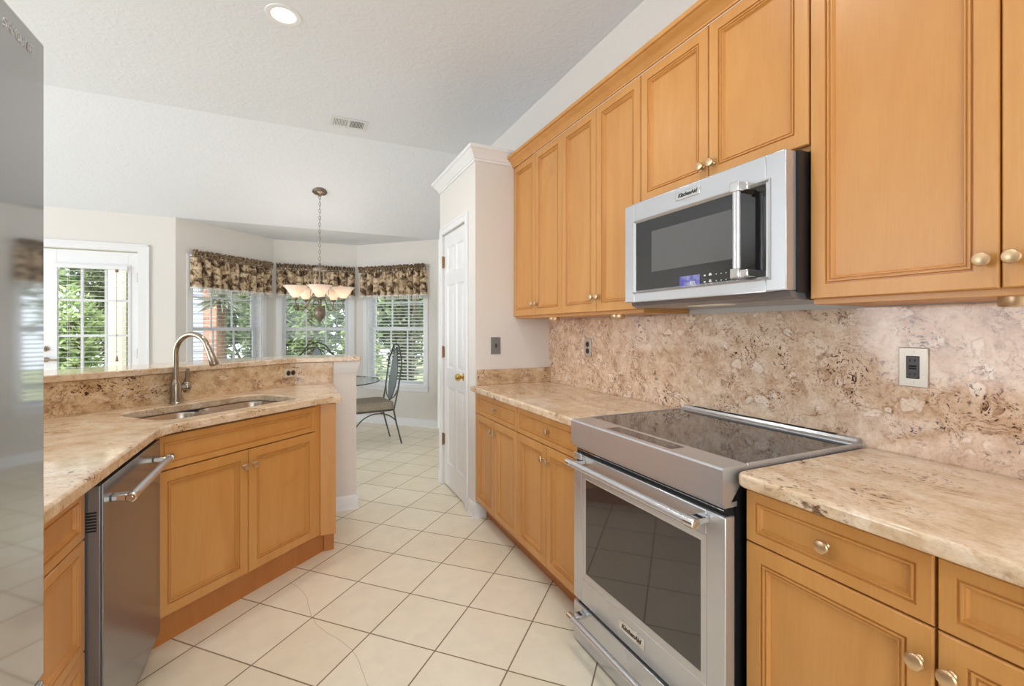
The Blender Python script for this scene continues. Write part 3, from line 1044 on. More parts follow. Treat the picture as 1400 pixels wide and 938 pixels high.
# half wall and bar top
mb = MB()
mb.prism([WL(1.75, 0.025), (SP0.x - 0.0095, SP0.y + 0.025), (0.385, SP0.y + 0.025), (0.385, SP0.y + 0.155), (SP0.x - 0.06, SP0.y + 0.155), WL(1.75, 0.155)], 0, 1.0685)
struct(mb.build('wall_bar', 'wall', smooth=0))
hp = [(0, 0.985), (0.004, 0.985), (0.006, 0.998), (0.010, 1.004), (0.014, 1.030), (0.020, 1.050), (0.022, 1.0685), (0, 1.0685)]
struct(sweep([(0.228, SP0.y + 0.025), (0.385, SP0.y + 0.025), (0.385, SP0.y + 0.155)], [(0, -1), (1, 0)], hp).build('trim_4', 'trim'))
struct(sweep([(0.2, SP0.y + 0.025), (0.385, SP0.y + 0.025), (0.385, SP0.y + 0.155), (SP0.x - 0.06, SP0.y + 0.155), WL(1.75, 0.155)], [(0, -1), (1, 0), (0, 1), (wn.x, wn.y)], base_p).build('baseboard_bar', 'trim'))
mb = MB()
mb.prism([WL(1.6, -0.012), (SP0.x + 0.006, SP0.y - 0.012), (0.405, SP0.y - 0.012), (0.412, SP0.y - 0.005), (0.412, SP0.y + 0.33), (0.405, SP0.y + 0.337), (SP0.x - 0.12, SP0.y + 0.337), WL(1.6, 0.337)], 1.069, 1.101)
tag(mb.build('bar_top', 'granite_left', bevel=0.010, seg=3, loc=(-0.4, 3.2, 1.069)), 'raised polished granite bar ledge over the half wall', 'countertop')

# ------------------------------------------------------------------ sink and faucet
sn = thing('kitchen_sink', 'undermounted double bowl steel sink in the peninsula', 'sink', (A.x, A.y, 0.876), 42)
def bowl(u0, u1, v0, v1, depth):
    mb = MB()
    rr = []
    for ins, z in ((-0.012, 0.0), (0.0, 0.0), (0.004, -0.01), (0.010, -depth + 0.04), (0.022, -depth + 0.012), (0.05, -depth)):
        r = max(0.02, 0.085 - ins)
        rr.append([(a, c, z) for a, c in rrect(u0 + ins, u1 - ins, v0 + ins, v1 - ins, r)])
    mb.rings(rr, False, True)
    return mb
mid = 0.42
for u0, u1 in ((HU0 + 0.006, mid - 0.012), (mid + 0.012, HU1 - 0.006)):
    o = bowl(u0, u1, HV0 + 0.004, HV1 - 0.004, 0.19).build('bowl', 'sinksteel', sn)
    mb = MB(); mb.lathe([(0.045, -0.188), (0.043, -0.185), (0.03, -0.187), (0.0, -0.189)], Matrix.Translation(((u0 + u1) / 2, (HV0 + HV1) / 2, 0)), 20)
    mb.build('drain', 'chrome', o)
fc = thing('kitchen_faucet', 'brushed nickel pull down faucet with a tall arched spout', 'faucet', (*L2(0.385, 0.52), 0.9155), 42 + 12)
mb = MB(); mb.lathe([(0.031, 0), (0.031, 0.004), (0.027, 0.008), (0.025, 0.05), (0.026, 0.085), (0.024, 0.10), (0.017, 0.115), (0.0145, 0.125)], None, 24)
mb.build('faucet_body', 'nickel', fc)
sp_pts = [(0, 0, 0.11), (0, 0, 0.258)]
ra = 0.10
for i in range(1, 15):
    a = math.pi - (math.pi - R(20)) * i / 14
    sp_pts.append((ra * 0.0 , -ra - ra * math.cos(a), 0.258 + ra * math.sin(a)))
mb = MB(); mb.tube(sp_pts, 0.0135, 14); mb.build('spout', 'nickel', fc)
e = Vector(sp_pts[-1]); d_ = (Vector(sp_pts[-1]) - Vector(sp_pts[-2])).normalized()
mb = MB(); mb.tube([e, e + d_ * 0.02, e + d_ * 0.06, e + d_ * 0.095, e + d_ * 0.10], [0.0145, 0.0155, 0.018, 0.0215, 0.019], 16); mb.build('spray_head', 'nickel', fc)
mb = MB()
mb.tube([(0.018, 0, 0.075), (0.062, 0, 0.078)], [0.017, 0.018], 14)
mb.sphere((0.062, 0, 0.078), 0.026, 14, 10, (0.8, 1, 1.2))
mb.tube([(0.064, 0, 0.09), (0.068, 0, 0.13), (0.070, 0, 0.175)], [0.014, 0.010, 0.0085], 10)
mb.build('lever_handle', 'nickel', fc)

# ------------------------------------------------------------------ range
rg = thing('kitchen_range', 'stainless steel slide in electric range with a glass oven door', 'oven', (1.036, 1.6365, 0), -90)
RW = 0.756
mb = MB(); mb.box(0.006, RW - 0.006, 0.055, 0.62, 0.02, 0.905); mb.build('oven_body', 'black', rg)
mb = MB()
pr = [(0.0, 0.826), (0.0, 0.918), (0.003, 0.9235), (0.006, 0.925), (0.098, 0.925), (0.098, 0.905), (0.030, 0.826)]
mb.rings([[(x, y, z) for y, z in pr] for x in (0.0, RW)])
mb.box(RW * 0 + 0.004, RW - 0.004, 0.012, 0.06, 0.812, 0.826)
mb.build('control_panel', 'steel', rg, smooth=20)
mb = MB(); mb.box(0.215, 0.545, 0.022, 0.078, 0.9245, 0.9256); mb.build('touch_display', 'blackglass', rg, smooth=0)
mb = MB()
for x0, x1 in ((0.0, 0.006), (RW - 0.006, RW)):
    mb.box(x0, x1, 0.098, 0.646, 0.908, 0.927)
mb.box(0.006, RW - 0.006, 0.598, 0.606, 0.912, 0.928)
mb.build('cooktop_trim', 'steel', rg, bevel=0.0015)
mb = MB(); mb.box(0.006, RW - 0.006, 0.098, 0.598, 0.906, 0.9245); mb.build('cooktop_glass', 'blackglass', rg, smooth=0)
mb = MB()
prv = [(0.606, 0.912), (0.606, 0.928), (0.618, 0.931), (0.624, 0.940), (0.644, 0.941), (0.644, 0.912)]
mb.rings([[(x, y, z) for y, z in prv] for x in (0.006, RW - 0.006)])
rv = mb.build('rear_vent_rail', 'steel', rg, smooth=20)
mb = MB()
for a, c in ((0.06, 0.13), (0.14, 0.22), (0.23, 0.48), (0.49, 0.57), (0.58, 0.68)):
    mb.box(a, c, 0.626, 0.6425, 0.9405, 0.9422)
mb.build('vent_slot', 'blackgap', rv, smooth=0)
mb = MB(); mb.box(0.010, RW - 0.010, 0.024, 0.06, 0.785, 0.815); mb.build('door_gap', 'blackgap', rg)  # solid black bar painting the shade of the slit above the door
mb = MB(); mb.box(0.014, RW - 0.014, 0.020, 0.05, 0.801, 0.804); mb.build('gap_strip', 'chrome', rg)
od_mb = MB()
wx0, wx1, wz0, wz1 = 0.058, 0.690, 0.288, 0.716
od_mb.box(0.002, wx0, 0.012, 0.05, 0.188, 0.788); od_mb.box(wx1, RW - 0.002, 0.012, 0.05, 0.188, 0.788)
od_mb.box(wx0, wx1, 0.012, 0.05, 0.188, wz0); od_mb.box(wx0, wx1, 0.012, 0.05, wz1, 0.788)
od = od_mb.build('oven_door', 'steel', rg, bevel=0.003)
mb = MB()
rr = [[(wx0 + i, y, wz0 + i), (wx1 - i, y, wz0 + i), (wx1 - i, y, wz1 - i), (wx0 + i, y, wz1 - i)] for i, y in ((0, 0.030), (0, 0.0135), (0.002, 0.0135), (0.018, 0.0155), (0.026, 0.018))]
mb.rings(rr, False, False)
mb.build('window_bezel', 'steel', od, smooth=20)
mb = MB(); mb.box(wx0 + 0.024, wx1 - 0.024, 0.0175, 0.028, wz0 + 0.018, wz1 - 0.018); mb.build('window_glass', 'ovenglass', od, smooth=0)

def bar_handle(parent, x0, x1, z, yc, yface, r=0.0125, name='handle', bx=0.045, mat='steel'):
    mb = MB()
    mb.tube([(x0, yc, z), (x1, yc, z)], r, 18)
    h = mb.build(name, mat, parent)
    for xe, s in ((x0, -1), (x1, 1)):
        mb = MB()
        mb.tube([(xe - s * 0.022, yc, z), (xe, yc, z), (xe + s * 0.010, yc, z), (xe + s * 0.012, yc, z)], [r * 1.12, r * 1.12, r * 1.12, r * 0.9], 18)
        mb.tube([(xe + s * 0.012, yc, z), (xe + s * 0.0135, yc, z)], [r * 0.4, r * 0.4], 12)
        mb.build('end_cap', 'chrome', h)
        mb = MB()
        xb = xe - s * bx
        mb.box(xb - 0.016, xb + 0.016, yc, yface, z - r * 0.7, z + r * 0.7)
        mb.build('handle_mount', 'chrome', h, bevel=0.003)
    return h
bar_handle(od, 0.062, 0.700, 0.766, -0.050, 0.012, 0.0135, bx=0.012)
bd = MB(); bd.box(0.302, 0.436, 0.009, 0.012, 0.226, 0.264); bdo = bd.build('badge', 'chrome', od, bevel=0.001)
text_mesh('badge_letters', 'KitchenAid', 0.022, 'inkmark', bdo, front_mat(0.369, 0.0085, 0.245), 0.25, 0.0004, 0.0006)
mb = MB(); mb.box(0.002, RW - 0.002, 0.012, 0.05, 0.012, 0.172); dr = mb.build('warming_drawer', 'steel', rg, bevel=0.003)
bar_handle(dr, 0.062, 0.700, 0.146, -0.045, 0.012, 0.0125, bx=0.012)
mb = MB(); mb.box(0.012, RW - 0.012, 0.03, 0.06, 0.165, 0.195); mb.build('drawer_gap', 'blackgap', rg)  # black bar in place of the shade between door and drawer
for x in (0.03, RW - 0.06):
    mb = MB(); mb.lathe([(0.018, 0), (0.018, 0.02)], Matrix.Translation((x, 0.3, 0)), 12); mb.build('foot', 'black', rg)

# ------------------------------------------------------------------ microwave
MW, MZ = 0.738, 1.416
mw = thing('microwave', 'stainless steel over the range microwave with a black glass door', 'microwave', (1.310, 1.628, MZ), -90)
MH = 0.420
mb = MB(); mb.box(0.004, MW + 0.010, 0.048, 0.36, -0.004, MH); mb.build('casing', 'black', mw)
gx0, gx1, gz0, gz1 = 0.062, 0.672, 0.040, 0.342
mb = MB()
for a, c, u, w_ in ((0, gx0, 0, MH), (gx1, MW, 0, MH), (gx0, gx1, 0, gz0), (gx0, gx1, gz1, MH)):
    mb.box(a, c, 0.0, 0.048, u, w_)
bmesh.ops.remove_doubles(mb.bm, verts=mb.bm.verts, dist=1e-5)
mb.build('front_frame', 'steel', mw, bevel=0.003)
mb = MB()
rr = [[(gx0 - 0.004 + i, y, gz0 - 0.004 + i), (gx1 + 0.018 - i, y, gz0 - 0.004 + i), (gx1 + 0.018 - i, y, gz1 + 0.004 - i), (gx0 - 0.004 + i, y, gz1 + 0.004 - i)] for i, y in ((0, 0.01), (0, -0.004), (0.004, -0.006), (0.012, 0.004))]
mb.rings(rr, False, False)
mb.build('door_edge', 'steel', mw, smooth=20)
mb = MB(); mb.box(gx0 + 0.006, gx1 + 0.006, 0.003, 0.03, gz0 + 0.004, gz1 - 0.004); dg = mb.build('door_glass', 'microglass', mw, smooth=0)
mb = MB(); mb.box(0.165, 0.577, 0.0022, 0.004, 0.118, 0.284); mb.build('viewing_window', 'microwindow', dg, smooth=0)
mb = MB(); mb.box(0.318, 0.414, 0.0020, 0.004, 0.043, 0.082); dsp = mb.build('display', 'display', dg, smooth=0)
mb = MB()
for a, c, u, w_ in ((0.372, 0.375, 0.047, 0.060), (0.378, 0.386, 0.058, 0.060), (0.384, 0.386, 0.053, 0.060), (0.378, 0.386, 0.052, 0.054), (0.378, 0.380, 0.047, 0.054), (0.378, 0.386, 0.047, 0.049), (0.390, 0.392, 0.047, 0.060), (0.390, 0.398, 0.047, 0.049)):
    mb.box(a, c, 0.0015, 0.0022, u, w_)
mb.build('display_digits', 'mark', dsp, smooth=0)
mb = MB()
for r_, z in enumerate((0.052, 0.075)):
    for k, x in enumerate((0.436, 0.460, 0.486, 0.506, 0.526, 0.546, 0.566)):
        hw = 0.004 if k == 0 else 0.006 if k == 1 else 0.0016
        hh = 0.0022 if k < 2 else 0.0016
        mb.box(x - hw, x + hw, 0.0022, 0.0032, z - hh, z + hh)
        if k == 1:
            mb.box(x - 0.004, x + 0.004, 0.0022, 0.0032, z + 0.003, z + 0.006)
mb.build('touch_keys', 'mark', dg, smooth=0)
hz0, hz1, hx, hy = 0.052, 0.345, 0.610, -0.050
mb = MB(); mb.tube([(hx, hy, hz0), (hx, hy, hz1)], 0.0125, 16); hd = mb.build('handle', 'steel', mw)
for z in (hz0 + 0.008, hz1 - 0.012):
    mb = MB()
    mb.box(hx - 0.016, hx + 0.016, hy - 0.013, hy + 0.018, z - 0.016, z + 0.016)
    mb.box(hx - 0.010, hx + 0.030, hy + 0.010, 0.006, z - 0.012, z + 0.012)
    mb.build('handle_mount', 'chrome', hd, bevel=0.003)
mb = MB(); mb.box(0.302, 0.418, -0.003, 0.001, 0.372, 0.402); bdo = mb.build('badge', 'chrome', mw, bevel=0.001)
text_mesh('badge_letters', 'KitchenAid', 0.020, 'inkmark', bdo, front_mat(0.360, -0.0034, 0.387), 0.25, 0.0004, 0.0006)
mb = MB()
pb = [(0.020, -0.001), (0.026, -0.016), (0.05, -0.026), (0.355, -0.026), (0.355, -0.001)]
mb.rings([[(x, y, z) for y, z in pb] for x in (0.02, MW - 0.002)])
lo = mb.build('vent_hood', 'steel_dark', mw, smooth=20)
mb = MB(); mb.box(0.30, 0.46, 0.06, 0.13, -0.0285, -0.0255); mb.build('hood_lamp_lens', 'reflector', lo)

# ------------------------------------------------------------------ dishwasher
dwh = thing('dishwasher', 'stainless steel dishwasher with a bar handle between drawer and sink cabinets', 'dishwasher', (-0.494, 1.645, 0), 90)
DWW = 0.592
mb = MB(); mb.box(0.002, DWW, 0.046, 0.56, 0.02, 0.862); mb.build('tub', 'black', dwh)
mb = MB()
mb.box(0.006, DWW, 0.0, 0.006, 0.10, 0.866)
dp = mb.build('door_panel', 'steel_dark', dwh, bevel=0.002)
mb = MB(); mb.box(0.004, DWW, 0.006, 0.046, 0.10, 0.862); ds = mb.build('door_side', 'steel_dark', dwh, bevel=0.002)
mb = MB()
for k in range(7):
    z = 0.735 + k * 0.0085
    mb.box(0.0034, 0.0046, 0.014, 0.038, z, z + 0.005)
mb.build('side_vent', 'blackgap', ds, smooth=0)
h = bar_handle(dp, 0.060, 0.520, 0.806, -0.050, 0.0, 0.0125, bx=0.014)
mb = MB(); mb.box(0.004, DWW, 0.07, 0.09, 0.0, 0.10); mb.build('kick_plate', 'black', dwh)

# ------------------------------------------------------------------ refrigerator
fg = thing('refrigerator', 'tall stainless steel refrigerator at the left edge of the photo', 'refrigerator', (-0.385 + 0.912 * math.sin(R(0.67)), 1.032 - 0.912 * math.cos(R(0.67)), 0), 90.67)
FW = 0.912
mb = MB(); mb.box(0.004, FW - 0.004, 0.07, 0.74, 0.03, 1.76); mb.build('cabinet_body', 'steel_dark', fg)
def fdoor(name, x0, x1, z0, z1):
    mb = MB(); mb.box(x0, x1, 0.0, 0.062, z0, z1)
    return mb.build(name, 'fridge', fg, bevel=0.006, seg=3)
rd = fdoor('door', FW / 2 + 0.002, FW, 0.72, 1.778)
ld = fdoor('door', 0.0, FW / 2 - 0.002, 0.72, 1.778)
fz = fdoor('freezer_drawer', 0.0, FW, 0.05, 0.714)
for d__, x in ((rd, FW / 2 + 0.05), (ld, FW / 2 - 0.05)):
    mb = MB(); mb.tube([(x, 0.002, 0.85), (x, -0.045, 0.87), (x, -0.045, 1.60), (x, 0.002, 1.62)], 0.011, 12); mb.build('handle', 'steel', d__)
mb = MB(); mb.tube([(0.08, 0.002, 0.62), (0.10, -0.045, 0.62), (FW - 0.30, -0.045, 0.62), (FW - 0.28, 0.002, 0.62)], 0.011, 12); mb.build('handle', 'steel', fz)
text_mesh('brand_letters', 'SAMSUNG', 0.0215, 'palemark', rd, front_mat(0.829, -0.0006, 1.7425), 0, 0.0005, -0.0004, 0.86)

# ------------------------------------------------------------------ plates on the walls
def outlet(name, label, loc, rz, plate, slots, horizontal=False, mat='platesteel'):
    t_ = thing(name, label, 'outlet', loc, rz)
    w_, h_ = plate
    mb = MB(); mb.box(-w_ / 2, w_ / 2, -0.006, 0.0, -h_ / 2, h_ / 2); mb.build('cover_plate', mat, t_, bevel=0.002)
    for s in slots:
        if s[0] == 'round':
            mb = MB()
            mt = Matrix.Translation((s[1], -0.0055, s[2])) @ Matrix.Rotation(R(90), 4, 'X')
            mb.lathe([(0.017, 0), (0.017, 0.0022), (0.0155, 0.003)], mt, 20)
            r_ = mb.build('receptacle', 'brownplastic', t_)
            mb = MB()
            for dx in (-0.006, 0.006):
                mb.box(s[1] + dx - 0.001, s[1] + dx + 0.001, -0.0092, -0.0084, s[2] - 0.001, s[2] + 0.007)
            mb.build('slot', 'blackgap', r_, smooth=0)
        elif s[0] == 'rect':
            mb = MB(); mb.box(s[1] - s[3], s[1] + s[3], -0.0085, -0.004, s[2] - s[4], s[2] + s[4]); r_ = mb.build('receptacle', 'brownplastic', t_, bevel=0.0015)
            mb = MB()
            for zz in (-0.021, 0.021):
                for dx in (-0.006, 0.006):
                    mb.box(dx - 0.001, dx + 0.001, -0.0091, -0.0083, zz - 0.004, zz + 0.004)
            mb.box(-0.009, 0.009, -0.0105, -0.0083, -0.006, -0.001); mb.box(-0.009, 0.009, -0.0105, -0.0083, 0.001, 0.006)
            mb.build('test_button', 'blackgap', r_, smooth=0)
    for sx, sz in ((0, h_ / 2 - 0.012), (0, -h_ / 2 + 0.012)) if not horizontal else ((w_ / 2 - 0.012, 0), (-w_ / 2 + 0.012, 0)):
        mb = MB(); mb.lathe([(0.003, 0), (0.003, 0.0012)], Matrix.Translation((sx, -0.0058, sz)) @ Matrix.Rotation(R(90), 4, 'X'), 10)
        mb.build('screw', mat, t_)
    return t_
outlet('wall_outlet', 'outlet with two dark round sockets on the granite left of the range', (1.6835, 2.457, 1.182), -90, (0.072, 0.118), [('round', 0, 0.021), ('round', 0, -0.021)])
outlet('wall_outlet', 'large outlet plate with one dark rectangular insert, right of the range', (1.6835, 0.743, 1.185), -90, (0.073, 0.118), [('rect', 0, 0, 0.0165, 0.034)])
outlet('wall_outlet', 'outlet lying sideways below the bar ledge right of the faucet', (*WL(0.04, -0.0005), 1.004), 41.5, (0.105, 0.062), [('round', -0.0185, 0), ('round', 0.0185, 0)], True, 'plateivory')
sw = thing('light_switch', 'dark pewter toggle switch plate on the pantry side wall', 'switch', (1.2555, PY0 - 0.0005, 1.184), 0)
mb = MB(); mb.box(-0.036, 0.036, -0.006, 0, -0.059, 0.059); mb.build('cover_plate', 'platepewter', sw, bevel=0.002)
mb = MB(); mb.box(-0.006, 0.006, -0.016, -0.004, -0.013, 0.013); mb.build('toggle', 'brownplastic', sw, bevel=0.002)

# ------------------------------------------------------------------ ceiling fittings
rl = thing('recessed_light', 'round lit recessed ceiling light with a white trim ring', 'light', (-0.073, 2.89, CE))
mb = MB(); mb.lathe([(0.066, -0.0045), (0.070, -0.006), (0.092, -0.004), (0.094, 0.0), (0.066, 0.0)], None, 40, False); mb.build('trim_ring', 'trim', rl)
mb = MB(); mb.lathe([(0.0655, -0.004), (0.061, 0.02), (0.047, 0.062), (0.0, 0.063)], None, 36, False); mb.build('reflector', 'reflector', rl)
mb = MB(); mb.lathe([(0.0, 0.046), (0.043, 0.046), (0.045, 0.050), (0.0, 0.055)], None, 32); mb.build('lamp_lens', 'canlens', rl)
vt = thing('ceiling_vent', 'white rectangular air vent in the ceiling', 'vent', (0.397, 4.165, CE), 0)
mb = MB()
for a, c, u, w_ in ((-0.15, 0.15, -0.095, -0.065), (-0.15, 0.15, 0.065, 0.095), (-0.15, -0.12, -0.065, 0.065), (0.12, 0.15, -0.065, 0.065), (-0.008, 0.008, -0.065, 0.065)):
    mb.box(a, c, u, w_, -0.008, -0.001)
mb.build('vent_frame', 'ventwhite', vt, bevel=0.002)
mb = MB(); mb.box(-0.125, 0.125, -0.07, 0.07, -0.002, -0.0005); mb.build('shade_backing', 'ventdark', vt, smooth=0)  # grey sheet with the shade of the duct put into its colour
mb = MB()
for s, tl_ in ((-1, 35), (1, -35)):
    for k in range(9):
        x = s * (0.014 + k * 0.0122)
        mb.box(-0.0045, 0.0045, -0.065, 0.065, -0.0006, 0.0006, Matrix.Translation((x, 0, -0.005)) @ Matrix.Rotation(R(tl_), 4, 'Y'))
mb.build('louvres', 'ventwhite', vt, smooth=0)
# light of the kitchen's recessed cans
def can_light(x, y, e):
    lamp('can_light', 'SPOT', (x, y, CE - 0.02), e, (1.0, 0.975, 0.94), (0, 0, 0), spot_size=R(150), spot_blend=0.8, shadow_soft_size=0.06)
can_light(-0.073, 2.89, 32)
for x, y, lb in ((0.55, 1.3, 'round recessed ceiling light over the aisle'), (0.55, -0.3, 'round recessed ceiling light behind the camera'), (-0.6, 0.6, 'round recessed ceiling light over the fridge front')):
    can_light(x, y, 32)

# ------------------------------------------------------------------ chandelier
CHX, CHY, CHZ = 0.21, 5.25, 2.75
ch = thing('chandelier', 'five arm pewter chandelier with frosted glass bowl shades', 'chandelier', (CHX, CHY, 0))
mb = MB(); mb.lathe([(0.0, 2.70), (0.012, 2.70), (0.02, 2.712), (0.055, 2.722), (0.074, 2.738), (0.076, 2.775), (0.0, 2.775)], None, 28); mb.build('canopy', 'pewter', ch)
mb = MB()
z = 2.705
k = 0
while z > 1.995:
    pts = []
    for i in range(10):
        a = 2 * math.pi * i / 10
        u_, v_ = 0.0105 * math.cos(a), 0.0215 * math.sin(a)
        pts.append((u_, 0, z - 0.0145 + v_) if k % 2 == 0 else (0, u_, z - 0.0145 + v_))
    mb.tube(pts, 0.0024, 6, closed=True)
    z -= 0.036
    k += 1
mb.build('chain', 'pewter', ch)
mb = MB(); mb.lathe([(0.0, 2.0), (0.008, 1.995), (0.014, 1.98), (0.012, 1.965), (0.03, 1.958), (0.066, 1.945), (0.075, 1.932), (0.072, 1.918), (0.03, 1.915), (0.0, 1.914)], None, 28); mb.build('upper_dish', 'pewter', ch)
mb = MB(); mb.lathe([(0.0, 1.92), (0.008, 1.92), (0.008, 1.64), (0.014, 1.62), (0.02, 1.585), (0.012, 1.57), (0.018, 1.545), (0.045, 1.52), (0.060, 1.485), (0.060, 1.455), (0.045, 1.42), (0.022, 1.395), (0.010, 1.38), (0.006, 1.355), (0.0, 1.345)], None, 28); mb.build('urn_body', 'pewter', ch)
def bez(p0, p1, p2, p3, n=12):
    p0, p1, p2, p3 = map(Vector, (p0, p1, p2, p3))
    return [p0 * (1 - t) ** 3 + p1 * 3 * t * (1 - t) ** 2 + p2 * 3 * t * t * (1 - t) + p3 * t ** 3 for t in [i / n for i in range(n + 1)]]
for k in range(5):
    az = R(-92.3 + 72 * k)
    mt = Matrix.Rotation(az, 4, 'Z')
    mb = MB()
    pth = bez((0.015, 0, 1.60), (0.06, 0, 1.68), (0.10, 0, 1.60), (0.13, 0, 1.535)) + bez((0.13, 0, 1.535), (0.16, 0, 1.47), (0.245, 0, 1.50), (0.24, 0, 1.60))[1:]
    mb.tube([mt @ p for p in pth], 0.0058, 8)
    mb.tube([mt @ Vector(p) for p in ((0.06, 0, 1.93), (0.085, 0, 1.75), (0.10, 0, 1.60))], 0.0028, 6)
    arm = mb.build('arm', 'pewter', ch)
    mt2 = mt @ Matrix.Translation((0.24, 0, 0))
    mb = MB(); mb.lathe([(0.0, 1.595), (0.012, 1.597), (0.024, 1.607), (0.026, 1.622), (0.018, 1.626), (0.0, 1.627)], mt2, 18); mb.build('socket_cup', 'pewter', arm)
    mb = MB(); mb.lathe([(0.024, 1.622), (0.034, 1.632), (0.055, 1.66), (0.082, 1.70), (0.104, 1.727), (0.118, 1.739), (0.120, 1.742), (0.115, 1.741), (0.100, 1.730), (0.078, 1.702), (0.051, 1.663), (0.030, 1.637), (0.020, 1.628)], mt2, 30, False)
    mb.build('glass_shade', 'alabaster', arm)
    mb = MB(); mb.lathe([(0.0, 1.627), (0.012, 1.63), (0.013, 1.645), (0.024, 1.668), (0.026, 1.685), (0.018, 1.702), (0.0, 1.708)], mt2, 16); mb.build('bulb', 'bulb', arm)
    p = mt2 @ Vector((0, 0, 1.725))
    lamp('chandelier_bulb_light', 'POINT', (CHX + p.x, CHY + p.y, p.z), 1.8, (1.0, 0.94, 0.86), shadow_soft_size=0.03)

# ------------------------------------------------------------------ valances
def valance(label, p, q, s0, s1, seed):
    rnd = random.Random(seed)
    p, q = Vector(p), Vector(q)
    d = (q - p).normalized()
    ang = math.degrees(math.atan2(d.y, d.x))
    o0 = p + d * s0
    L = s1 - s0
    t_ = thing('window_valance', label, 'valance', (o0.x, o0.y, 1.695), ang, 'floral tapestry valances of the bay')
    # pleated cloth: offset from the wall plane varies along the width
    npl = max(7, int(L / 0.105))
    ph = [rnd.uniform(-0.35, 0.35) for _ in range(npl + 2)]
    amp = [rnd.uniform(0.6, 1.25) for _ in range(npl + 2)]
    NX = npl * 12
    def off(x, z):
        f = x / L * npl
        i = int(f)
        a = amp[i] * (1 - f % 1) + amp[i + 1] * (f % 1)
        s = abs(math.sin(math.pi * (f + ph[i] * (1 - f % 1) * (f % 1)))) ** 0.55
        g = 1.0 if z < 0.34 else max(0.35, 1 - (z - 0.34) * 9)
        return -0.030 - 0.062 * min(a, 1.1) * g * s
    def sheet(z_list, wob=0.0, extra=0.0, thick=0.004):
        mb = MB()
        rows_f, rows_b = [], []
        for z in z_list:
            rf, rb = [], []
            for i in range(NX + 1):
                x = L * i / NX
                zz = z + wob * math.sin(x * 71 + z * 9) * (1 if z in (z_list[0], z_list[-1]) else 0)
                y = off(x, z) - extra
                rf.append((x, y, zz)); rb.append((x, y + thick, zz))
            rows_f.append(rf); rows_b.append(rb)
        loops = [rf + rb[::-1] for rf, rb in zip(rows_f, rows_b)]
        mb.rings(loops, True, True)
        return mb
    mb = sheet([0.060, 0.12, 0.20, 0.28, 0.36, 0.385]); mb.build('pleated_cloth', 'valance', t_, smooth=60)
    mb = MB()   # gathered heading: two rows of little ruffles
    rr = []
    for z, am in ((0.385, 0.006), (0.400, 0.016), (0.415, 0.010), (0.430, 0.022), (0.450, 0.026), (0.462, 0.014)):
        ring = []
        NX2 = npl * 30
        for i in range(NX2 + 1):
            x = L * i / NX2
            y = -0.058 - am * 1.4 * math.sin(x * 2 * math.pi / 0.040 + 1.9 * math.sin(x * 27)) - 0.006
            ring.append((x, y, z + (0.009 * math.sin(x * 150 + 2 * math.sin(x * 40)) if z > 0.44 else 0)))
        rr.append(ring + [(a, c + 0.004, e_) for a, c, e_ in ring[::-1]])
    mb.rings(rr, True, True); mb.build('ruffled_heading', 'valhead', t_, smooth=60)
    mb = sheet([0.046, 0.066], 0, 0.003, 0.006)
    fr_ = mb.build('fringe_braid', 'fringe', t_, smooth=60)
    mb = MB()
    n = int(L / 0.013)
    for i in range(n):
        x = L * (i + 0.5) / n
        y = off(x, 0.02) - 0.001
        mb.tube([(x, y, 0.047), (x, y, 0.004 + 0.006 * (i % 2))], [0.0030, 0.0050], 5)
    o = mb.build('tassels', 'fringe', fr_); o['kind'] = 'stuff'
    mb = MB(); mb.tube([(0.0, -0.046, 0.405), (L, -0.046, 0.405)], 0.009, 10)
    for x in (0.01, L - 0.01):
        mb.tube([(x, -0.046, 0.405), (x, -0.001, 0.405)], 0.006, 8)
    mb.build('curtain_rod', 'sash', t_)
valance('floral valance over the bay window nearest the glazed door', BAY[0], BAY[1], 0.135, 1.175, 3)
valance('floral valance over the middle bay window behind the chandelier', BAY[1], BAY[2], 0.03, 1.01, 5)
valance('floral valance over the right bay window near the pantry', BAY[2], BAY[3], 0.09, 1.15, 9)

# ------------------------------------------------------------------ dining set
tb = thing('glass_table', 'round glass breakfast table with a dark rim and iron legs', 'table', (0.21, 5.27, 0))
mb = MB(); mb.lathe([(0.0, 0.738), (0.61, 0.738), (0.61, 0.748), (0.0, 0.748)], None, 64); mb.build('glass_top', 'tableglass', tb, smooth=40)
mb = MB(); mb.lathe([(0.6102, 0.7375), (0.6135, 0.739), (0.6135, 0.747), (0.6102, 0.7485)], None, 64, False); mb.build('rim', 'rimglass', tb)
mb = MB(); mb.tube([(0.20 * math.cos(2 * math.pi * i / 40), 0.20 * math.sin(2 * math.pi * i / 40), 0.725) for i in range(40)], 0.009, 8, closed=True); mb.build('support_ring', 'iron', tb)
for k in range(4):
    mt = Matrix.Rotation(R(45 + 90 * k), 4, 'Z')
    mb = MB(); mb.tube([mt @ p for p in bez((0.20, 0, 0.725), (0.02, 0, 0.6), (0.02, 0, 0.2), (0.28, 0, 0.012), 16)], 0.011, 8); mb.build('leg', 'iron', tb)

